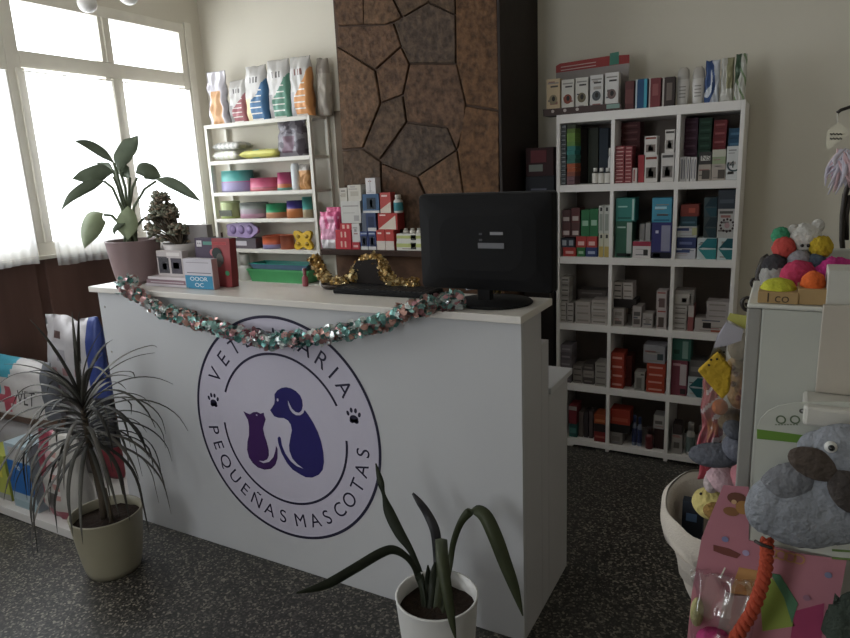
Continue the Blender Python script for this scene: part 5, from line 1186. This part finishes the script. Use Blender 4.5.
# hanging crown-shaped tag with feather toy
Yh = 1.07
hg = thing('hanging_cat_toy', 'white cloud-shaped tag with pale feathery toy hanging from wire', 'toy', A(838, 130, Yh))
put('string', MB().tube([A(837.5, 113, Yh), A(837.5, 125, Yh)], .0008, mat('#b5b0a5')), hg)
pts = []
for x, y in ((826, 138), (827, 131), (831, 128), (835, 125), (838, 122), (841, 125), (845, 127), (848, 131), (847, 136), (842, 140), (836, 143), (832, 147), (828, 150), (826, 145)):
    p = A(x, y, Yh); pts.append((p.x, p.z))
put('tag_card', MB().prism(pts, Yh-.001, Yh+.001, mat('#cfcab8', .6)), hg)
mk = MB()
for yk in (133.5, 138): mk.tube([A(830+i*1.7, yk+(i % 2)*1.2, Yh-.002) for i in range(8)], .0009, mat('#55524a'), 5)
put('tag_print', mk, hg)
fz = MB()
for k in range(46):
    s = A(842+rnd.uniform(-5, 8), 148+rnd.uniform(0, 4), Yh); e = A(840+rnd.uniform(-15, 16), 178+rnd.uniform(-14, 18), Yh+rnd.uniform(-.015, .015))
    fz.ribbon([s, s.lerp(e, .5)+Vector((rnd.uniform(-.006, .006), rnd.uniform(-.006, .006), 0)), e], [.002, .006, .001], mat('#cfcad6' if k % 3 else '#cfb0b6', .8), RT, .05, .0004, sub=3)
put('feathers', fz, hg)
# balls and plush on the panel top
YT = PY+.09; zt_ = zt+.0005
def ball(px, py, rpx, c, label, Y=YT, fz_=.12, group='fluffy balls on the display panel', colf=None, rest=True, name='fluffy_ball', sy=1):
    p = at(px, py, 1, Y); r = rpx*(p-EYE).dot(FW)/FPX
    return put(name, MB().ell(p, (r, r*sy, r), fu(c), 28, None, fz_, 9, colf), label=label, cat='ball', group=group)
# two kraft-labelled packs in front
def kpack(px, Y, c, kc, label, txt=None):
    x0, x1, _, z1 = face(Y, *px); h = z1-zt_; mb = MB()
    mb.ell(((x0+x1)/2, Y+.02, zt_+h*.55), ((x1-x0)/2, .02, h*.46), fu(c), 24, None, .08, 6)
    t = thing('boxed_ball_toy', label, 'toy', ((x0+x1)/2, Y+.02, zt_), 'ball toys with kraft sleeves'); put('ball', mb, t)
    s = MB().box(x0-.002, x1+.002, Y-.004, Y+.042, zt_, zt_+h*.52, mat('#a3875e', .8, var=.05))
    if txt: s.text(txt, .016, ((x0+x1)/2, Y-.0045, zt_+h*.25), (1, 0, 0), (0, 0, 1), mat('#4a3c2c'))
    put('kraft_sleeve', s, t, bevel=.001)
kpack((760, 281, 797, 305), PY+.008, '#b8b83c', '#a3875e', 'lime fluffy ball in kraft sleeve marked I co, front left', 'I co')
kpack((800, 274, 827, 305), PY+.01, '#d4622c', '#a3875e', 'orange fluffy ball in kraft sleeve, front right of the panel top')
YT2 = PY+.095
def onball(x, r, Y, c, label, fz_=.12, name='fluffy_ball', z0=None, cat='ball'):
    z0 = zt_ if z0 is None else z0
    return put(name, MB().ell((x, Y, z0+r*.99), (r, r, r), fu(c), 28, None, fz_, 9), label=label, cat=cat)
X = lambda px, py, Y: at(px, py, 1, Y).x
onball(X(775, 285, YT2), .019, YT2, '#9c9a96', 'grey ball behind the lime one on the panel top')
onball(X(798, 278, YT2-.015), .021, YT2-.015, '#b83a5c', 'crimson ball in the middle of the panel top')
onball(X(817, 278, YT2), .019, YT2, '#5c646e', 'dark blue-grey patterned ball behind the orange one')
onball(X(835, 274, YT2-.01), .023, YT2-.01, '#b8327a', 'magenta fluffy ball beside the white carton', .2)
z2_ = zt_+.033
ball(775, 266, 12, '#3c3a3e', 'charcoal fluffy ball at the left of the pile', YT2, .15)
ball(784, 248, 11, '#b84a44', 'red-orange fluffy ball below the green one', YT2+.008, .15)
ball(781, 236, 9, '#3f8a66', 'green fluffy ball uppermost at the left of the pile', YT2+.02, .15)
ball(799, 261, 11, '#8d8b90', 'pale grey ball in the centre of the pile', YT2, .08)
ball(815, 264, 11, '#4d5a68', 'slate blue patterned ball in the centre right of the pile', YT2+.002, .05)
ball(821, 247, 11, '#b59a2c', 'mustard yellow fluffy ball to the right of the white plush', YT2+.008, .2)
p = at(805, 240, 1, YT2+.02); k = (p-EYE).dot(FW)/FPX
t = thing('white_plush', 'white plush toy with dark eyes peeking over the balls', 'plush toy', p)
put('body', MB().ell(p, (15*k, 14*k, 17*k), fu('#b9b6b0'), 28, None, .08, 4).ell(at(795, 230, 1, YT2+.02), (7*k, 6*k, 6*k), fu('#a9a6a0')).ell(at(818, 226, 1, YT2+.02), (6*k, 5*k, 7*k), fu('#b4b1ab')), t)
for e_ in (802, 808): put('eye', MB().ell(at(e_, 244, 1, YT2+.02)+Vector((0, -14.3*k, 0)), 1.7*k, mat('#1c1414', .2), 10), t)
# white carton + hanging white pack
x0 = X(826, 290, PY+.02)
put('white_carton', MB().box(x0, x0+.05, PY+.002, PY+.05, zt_, zt_+.042, gl('#b9b7ae')), label='plain white carton standing at the right on the panel top', cat='box', bevel=.001)
# strip hung over the panel front
x0, x1 = X(819, 350, PY-.006), X(849, 350, PY-.006)
hs = thing('hang_strip', 'white plastic strip hanging down the display panel front', 'strip', (x0, PY-.01, 1.2))
zs0, zs1 = at(834, 418, 1, PY-.01).z, zt+.004
mb = MB().box(x0, x0+.044, PY-.0075, PY-.001, zs0+.028, zs1, mat('#b4aca0', .4)); put('strip', mb, hs, bevel=.001)
put('clip', MB().box(x0-.012, x0+.05, PY-.06, PY-.001, zs0+.004, zs0+.0275, mat('#bdbab2', .35)), hs, bevel=.004)
# card with grey plush
YC = .800; kC = .0013
Cc = lambda x, y, Y=YC: (lambda p: (p.x, p.z))(at(x, y, 1, Y))
cd = thing('carded_plush_toy', 'grey plush puppy toy on a white rounded card with green stripe', 'toy', (.05, YC, 1.1))
crd = [(750, 540), (752, 500), (755, 460), (757, 428), (761, 418), (768, 411), (778, 406), (795, 403), (815, 402), (845, 402), (880, 404), (885, 480), (882, 566)]
c_ = MB().prism([Cc(*p) for p in crd], YC, YC+.0016, mat('#b6b7ae', .5, var=.02)); 
c_.prism([Cc(*p) for p in [(757, 429), (818, 437), (806, 443.5), (757, 438.5)]], YC-.0006, YC, gl('#5f8a2a'))
for x in (781, 795): c_.arc(Cc(x, 419.5), .0035, .0052, 0, 360, YC-.0006, gl('#5c6a50'), 18)
c_.text('paws co', .0085, (Cc(788, 424.5)[0], YC-.0006, Cc(788, 424.5)[1]), (1, 0, 0), (0, 0, 1), gl('#76806a')) if False else None
for x in range(776, 800, 3): disc(c_, Cc(x, 424.5)[0], Cc(x, 424.5)[1], .0012, .0007, YC-.0006, gl('#6f7a62'), n=6)
for l in (0, 1): c_.prism([Cc(832, 549+l*8), Cc(875, 552+l*8), Cc(875, 554+l*8), Cc(832, 551+l*8)], YC-.0006, YC, gl('#5f7a3a'))
put('card', c_, cd); disc(_h := MB(), Cc(803, 411)[0], Cc(803, 411)[1], .004, .003, YC-.0007, mat('#5c5a56'), n=10); put('hang_hole', _h, cd)
put('hook', MB().tube([at(803, 411, 1, YC-.004), at(803, 410, 1, YC+.02), at(803, 410, 1, PY)], .0016, mat('#8a8884', .3, metal=.8)), cd)
GR = fu('#85888e'); GD = fu('#6f7074')
def e2(mb, x, y, rx, rz, Y, ry, m, rot=0, jit=.03, seg=28):
    p = at(x, y, 1, Y); k = (p-EYE).dot(FW)/FPX
    mb.ell(p, (rx*k, ry, rz*k), m, seg, Matrix.Rotation(R(rot), 3, 'Y') if rot else None, jit, 7)
bd = MB(); e2(bd, 802, 512, 47, 38, .775, .022, GR, -8); e2(bd, 775, 505, 26, 34, .776, .02, GR, 20); e2(bd, 835, 505, 36, 42, .776, .022, GR)
e2(bd, 790, 485, 30, 22, .777, .02, GD, -35)
put('body', bd, cd)
hd_ = MB(); e2(hd_, 846, 456, 36, 33, .770, .024, GR, 10); e2(hd_, 822, 450, 22, 20, .774, .02, GR, 0); HD = put('head', hd_, cd)
er = MB(); e2(er, 815, 464, 25, 16, .752, .008, fu('#50463f'), 18, .03); put('ear', er, HD, label='dark brown floppy ear')
er = MB(); e2(er, 848, 490, 17, 25, .750, .008, fu('#453f3c'), -20, .03); put('ear', er, HD, label='darker hanging ear')
ey = MB(); e2(ey, 831, 447, 6, 6, .752, .006, mat('#c9c9c4', .4), 0, 0); put('eye_patch', ey, HD)
ey = MB(); e2(ey, 831.5, 448, 3, 3, .7465, .004, mat('#0c0c0c', .15), 0, 0); put('eye', ey, HD)
# pink blister card
YP = .79
pk = thing('pink_toy_card', 'pink printed toy card with green and yellow picture, lower right', 'package', (.02, YP, .95))
Cp = lambda x, y, Y=YP: (lambda p: (p.x, p.z))(at(x, y, 1, Y))
crd = [(722, 492), (700, 545), (690, 600), (684, 660), (832, 680), (838, 620), (848, 569), (800, 562), (748, 548), (748, 494)]
c_ = MB().prism([Cp(*p) for p in crd], YP+.018, YP+.0195, gl('#b87280'))
F_ = YP+.0172
def patch(pts, c, k=0): c_.prism([Cp(*p) for p in pts], F_-k, F_+.0006, gl(c))
patch([(738, 575), (765, 580), (760, 605), (728, 603)], '#c28a4c'); patch([(770, 585), (780, 595), (795, 635), (762, 640), (760, 610)], '#8a9a3c')
patch([(770, 581), (780, 583), (798, 612), (792, 632), (784, 606)], '#4c7d5c', .0004); patch([(795, 620), (825, 612), (822, 650), (790, 650)], '#a83a62')
patch([(724, 600), (750, 604), (748, 640), (716, 640)], '#a58d8a', .0)
for x, y, a_, b_, c, k_ in ((736, 505, .011, .008, '#6e4232', .0004), (730, 518, .009, .006, '#8a5a34', .0006), (742, 514, .008, .009, '#a8763c', .0008), (733, 508, .003, .003, '#c9a070', .0012)): disc(c_, Cp(x, y)[0], Cp(x, y)[1], a_, b_, F_-k_, gl(c), n=14)
patch([(712, 552), (728, 556), (740, 562), (736, 566), (722, 562), (712, 558)], '#7a4038')
for x, y, c in ((724, 546, '#7a7fa8'), (829, 583, '#7a7f9c'), (807, 606, '#9a6a80'), (745, 560, '#a89ac0')): disc(c_, Cp(x, y)[0], Cp(x, y)[1], .004, .004, F_-.001, gl(c), n=10)
for i, s in enumerate('GOOD'): 
    p = Cp(772+i*9, 561+i*2.2); c_.text(s, .018, (p[0], F_-.0008, p[1]), (1, 0, -.2), (.2, 0, 1), gl('#c08a50'))
put('card', c_, pk)
# orange twisted rope
rp = thing('rope_toy', 'orange twisted rope toy hanging in front of the pink card', 'toy', at(766, 550, 1, .775))
pa = [(767, 540), (767, 552), (766, 568), (763, 582), (758, 597), (752, 612), (745, 624), (737, 636), (730, 652)]
for ph in (0, 2.09, 4.19):
    pts = []
    for i in range(97):
        f = i/96*(len(pa)-1); a = min(int(f), len(pa)-2); g_ = f-a; x = pa[a][0]+(pa[a+1][0]-pa[a][0])*g_; y = pa[a][1]+(pa[a+1][1]-pa[a][1])*g_
        an = i*.36+ph; rad = .0036*(1+.25*i/96); pts.append(at(x, y, 1, .772)+Vector((math.cos(an)*rad, math.sin(an)*rad, 0)))
    put('strand', MB().tube(pts, .0042, mat('#a5452f', .85, bump=.5, bscale=200), 8), rp)
put('loop', MB().tube([at(755, 541, 1, .768), at(762, 545, 1, .762), at(772, 548, 1, .765)], .002, mat('#3a3430'), 8), rp)
# cellophane bag with pink and yellow toys, bottom
cbp = thing('clear_toy_bag', 'clear crinkled plastic bag of toys at the bottom of the picture', 'bag', (-.06, .80, .75))
x0, x1, z0_, z1_ = face(.80, 690, 572, 752, 700)
put('film', MB().pouch(x0, x1, z0_, z1_, .795, .05, lambda u_, v: CELLO, wrink=.012, top=.15), cbp)
put('ball_toy', MB().ell(at(715, 642, 1, .80), (.022, .016, .018), fu('#c43a7c'), 24, None, .15, 8), label='pink fluffy toy inside the clear plastic bag', cat='toy')
put('ball_toy', MB().ell(at(697, 612, 1, .80), (.008, .012, .02), fu('#a5a070'), 20, None, .1, 8), label='pale yellow toy inside the clear plastic bag', cat='toy')
put('hang_cord', MB().tube([Vector((at(721, 575, 1, .8).x, .795, z1_-.004)), Vector((x0_p-.008, .85, z1_+.02))], .001, mat('#b5b0a5')), cbp)
# green fuzzy toy lower right
bp_ = at(850, 632, 1, .765)
t = thing('bristly_toy', 'dark green bristly toy at the lower right corner', 'toy', bp_)
put('body', MB().ell(bp_, (.025, .02, .045), fu('#3a423a'), 26, None, .35, 12), t)
put('hook', MB().tube([bp_+Vector((.012, 0, .038)), bp_+Vector((.02, .01, .075)), Vector((bp_.x+.03, PY+.0005, bp_.z+.08))], .0016, mat('#77757a', .4, metal=.6)), t)

# fabric basket of plush toys
bc = Vector((-.066, 1.19, .7006))
bk = thing('fabric_basket', 'cream fabric basket with folded rim full of plush toys', 'basket', bc)
def fabric(prof, m, seg=48, wob=.05, tilt=.0):
    mb = MB(); vs = []; fs = []; n = len(prof)
    for k in range(seg):
        a = 2*math.pi*k/seg
        for j, (r_, z_) in enumerate(prof):
            q = r_*(1+wob*noise.noise(Vector((math.cos(a)*1.6, math.sin(a)*1.6, j*.5)))*(j/n)); vs.append((bc.x+q*math.cos(a)*.95, bc.y+q*math.sin(a), bc.z+z_+tilt*q*math.sin(a)*(z_/.2)+.01*noise.noise(Vector((math.cos(a)*2, math.sin(a)*2, 9)))*(z_/.2)))
    for k in range(seg):
        for j in range(n-1): fs.append((k*n+j, ((k+1) % seg)*n+j, ((k+1) % seg)*n+j+1, k*n+j+1))
    return mb.add(vs, fs, m, True)
CRM = mat('#b5aca2', .9, bump=.3, bscale=300)
put('basket_wall', fabric([(0, .002), (.05, .002), (.058, .02), (.076, .08), (.092, .14), (.10, .185), (.098, .19), (.092, .18), (.085, .14), (.072, .05), (0, .02)], CRM, tilt=.25), bk)
put('folded_rim', fabric([(.1, .192), (.107, .186), (.108, .16), (.104, .13), (.100, .131)], mat('#c0b7ac', .9, bump=.3, bscale=300), wob=.14, tilt=.25), bk)
hp = [bc+Vector((-.085+.0, -.03, .10)), bc+Vector((-.105, -.045, .09)), bc+Vector((-.11, -.05, .06)), bc+Vector((-.098, -.05, .035)), bc+Vector((-.075, -.035, .03))]
def plush(name, parts, label, cat='plush toy', eyes=()):
    p0 = at(parts[0][0], parts[0][1], 1, parts[0][4])
    t = thing(name, label, cat, p0); mb = MB()
    for x, y, rx, rz, Y, ry, c, rot in parts: e2(mb, x, y, rx, rz, Y, ry, fu(c), rot)
    bb = put('body', mb, t)
    for x, y, r_, Y in eyes:
        m = MB(); e2(m, x, y, r_, r_, Y, .003, mat('#1a1614', .2), 0, 0, 10); put('eye', m, bb)
    return t
plush('duck_plush', [(713, 504, 20, 16, 1.12, .03, '#c9ba78', 10), (717, 511, 13, 9, 1.095, .022, '#8a6a3a', 0), (741, 503, 10, 16, 1.12, .025, '#a08a7a', 0)], 'yellow plush with brown muzzle in the fabric basket', eyes=((701, 494, 1.6, 1.108),))
plush('pink_plush', [(724, 480, 17, 12, 1.10, .03, '#bfa0a6', 10), (741, 475, 10, 14, 1.10, .03, '#b87a82', 0), (712, 482, 8, 10, 1.10, .025, '#b9aaa9', 0)], 'pink and white plush lying on the basket rim')
plush('grey_plush', [(715, 455, 25, 11, 1.05, .03, '#55575f', -6), (737, 447, 14, 14, 1.05, .03, '#60626c', -30), (735, 430, 12, 8, 1.05, .025, '#505259', 20), (747, 446, 9, 11, 1.05, .02, '#8b8c9c', 0)], 'dark grey plush reaching over the pink one')
o, _ = pb((683, 478, 705, 500), 1.2, .02, bc.z+.1, '#2b3240', [(.2, .5, .7, .7, '#5a7cae')], 'dark pack with blue print inside the fabric basket', 'package', 'toy_pack', h=.08)
# bags hanging left of the panel
hb = thing('clear_toy_bag', 'tall clear bag with yellow header hung beside the display panel', 'bag', at(735, 320, 1, 1.10))
Ch = lambda x, y, Y=1.1: (lambda p: (p.x, p.z))(at(x, y, 1, Y))
put('header', MB().prism([Ch(*p) for p in [(730, 313), (760, 318), (759, 332), (746, 329), (727, 319)]], 1.098, 1.101, gl('#b5b250')), hb)
x0, x1, z0_, z1_ = face(1.1, 703, 322, 756, 448)
mb = MB(); pf = [(728, 319), (716, 340), (704, 375), (702, 448), (720, 452), (752, 452), (756, 400), (757, 331)]
PFm = [Ch(*p) for p in pf]; mb.prism(PFm, 1.075, 1.078, CELLO); put('film', mb, hb)
mb = MB().prism([Ch(*p) for p in [(727, 320), (744, 327), (742, 338), (728, 343), (715, 345), (718, 334)]], 1.083, 1.09, fo('#b9b5cc')); put('lilac_insert', mb, hb)
put('hook', MB().tube([at(753, 312, 1, 1.08), at(751, 318, 1, 1.085), at(748, 321, 1, 1.1)], .0013, WR), hb)
plush('flat_plush_disc', [(743, 348, 14, 15, 1.12, .02, '#8a7d6a', 0)], 'round grey-brown plush disc in the hanging bag', 'toy')
ch_ = MB(); pts = [Ch(*p) for p in [(700, 364), (720, 346), (733, 362), (731, 385), (724, 392)]]; ch_.prism(pts, 1.06, 1.072, fu('#b5942c'))
o = put('cheese_toy', ch_, label='yellow cheese-shaped toy with black dots, beside the red bag', cat='toy', bevel=.003)
dd = MB()
for x, y in ((709, 365), (711, 359.5), (717, 359), (719.5, 352), (724, 352)): disc(dd, Ch(x, y, 1.06)[0], Ch(x, y, 1.06)[1], .0019, .0019, 1.0592, mat('#2b2416'), n=10)
put('dots', dd, o)
g_ = plush('giraffe_plush', [(742, 385, 14, 25, 1.12, .025, '#a8814c', 5), (750, 408, 9, 16, 1.12, .025, '#9a7a4c', 0), (735, 366, 8, 9, 1.115, .02, '#a8895c', 0)], 'tan giraffe plush with brown spots in the hanging bag')
sp = MB()
for x, y in ((733, 368), (736, 374), (733, 384), (746, 380), (742, 392), (748, 400), (738, 398)): e2(sp, x, y, 2.6, 3, 1.096, .004, mat('#6b3f22', .9), 0, .1, 12)
put('spots', sp, g_)
x0, x1, z0_, z1_ = face(1.1, 701, 374, 722, 452)
put('red_toy_bag', MB().pouch(x0, x1, z0_-.06, z1_, 1.125, .03, lambda u_, v: fo('#d0c2c4') if noise.noise(Vector((u_*3, v*9, 2))) > .28 or abs(v-.62-u_*.2) < .02 else (fo('#b5602c') if noise.noise(Vector((u_*4, v*5, 7))) > .3 else fo('#a8303c')), wrink=.012), label='glossy red bag with painted white glints hanging left of the panel', cat='bag')  # whitish patches and diagonal streak are glints painted into the bag colour
plush('orange_ball', [(720, 407, 7.5, 8, 1.09, .012, '#b5602c', 0)], 'small orange ball at the red bag', 'ball')
plush('brown_plush', [(732, 420, 15, 11, 1.13, .03, '#7d6a50', 0)], 'brown round plush between giraffe and grey plush')

# ------------------------------------------------------------------ camera, light
cam = bpy.data.cameras.new('camera'); co = bpy.data.objects.new('camera', cam); C.objects.link(co)
cam.sensor_width = 36; cam.lens = FPX/850*36; cam.clip_start = .05
M3 = Matrix((RT, UP, -FW)).transposed(); co.matrix_world = Matrix.Translation(EYE) @ M3.to_4x4()
bpy.context.scene.camera = co
wd_ = bpy.data.worlds.new('daylight'); bpy.context.scene.world = wd_; wd_.use_nodes = True
bg = wd_.node_tree.nodes['Background']; bg.inputs[0].default_value = (.93, .96, 1, 1); bg.inputs[1].default_value = 7.5
def area(name, loc, rot, sx, sy, e, col=(.95, .97, 1), portal=False):
    l = bpy.data.lights.new(name, 'AREA'); l.shape = 'RECTANGLE'; l.size = sx; l.size_y = sy; l.energy = e; l.color = col
    o = bpy.data.objects.new(name, l); C.objects.link(o); o.location = loc; o.rotation_euler = rot
    if portal: l.cycles.is_portal = True
    return o
area('fill_door_portal', ((DX0+DX1)/2, YF-.12, DZ/2), (math.pi/2, 0, 0), DX1-DX0, DZ, 1, portal=True)
area('window_portal', (XW-.12, 1.57, 1.85), (0, -math.pi/2, 0), 1.4, 3.9, 1, portal=True)
sc_n = bpy.context.scene
sc_n.view_settings.view_transform = 'Standard'; sc_n.view_settings.look = 'None'; sc_n.view_settings.gamma = 1
sc_n.view_settings.use_curve_mapping = False; sc_n.view_settings.exposure = 0.0
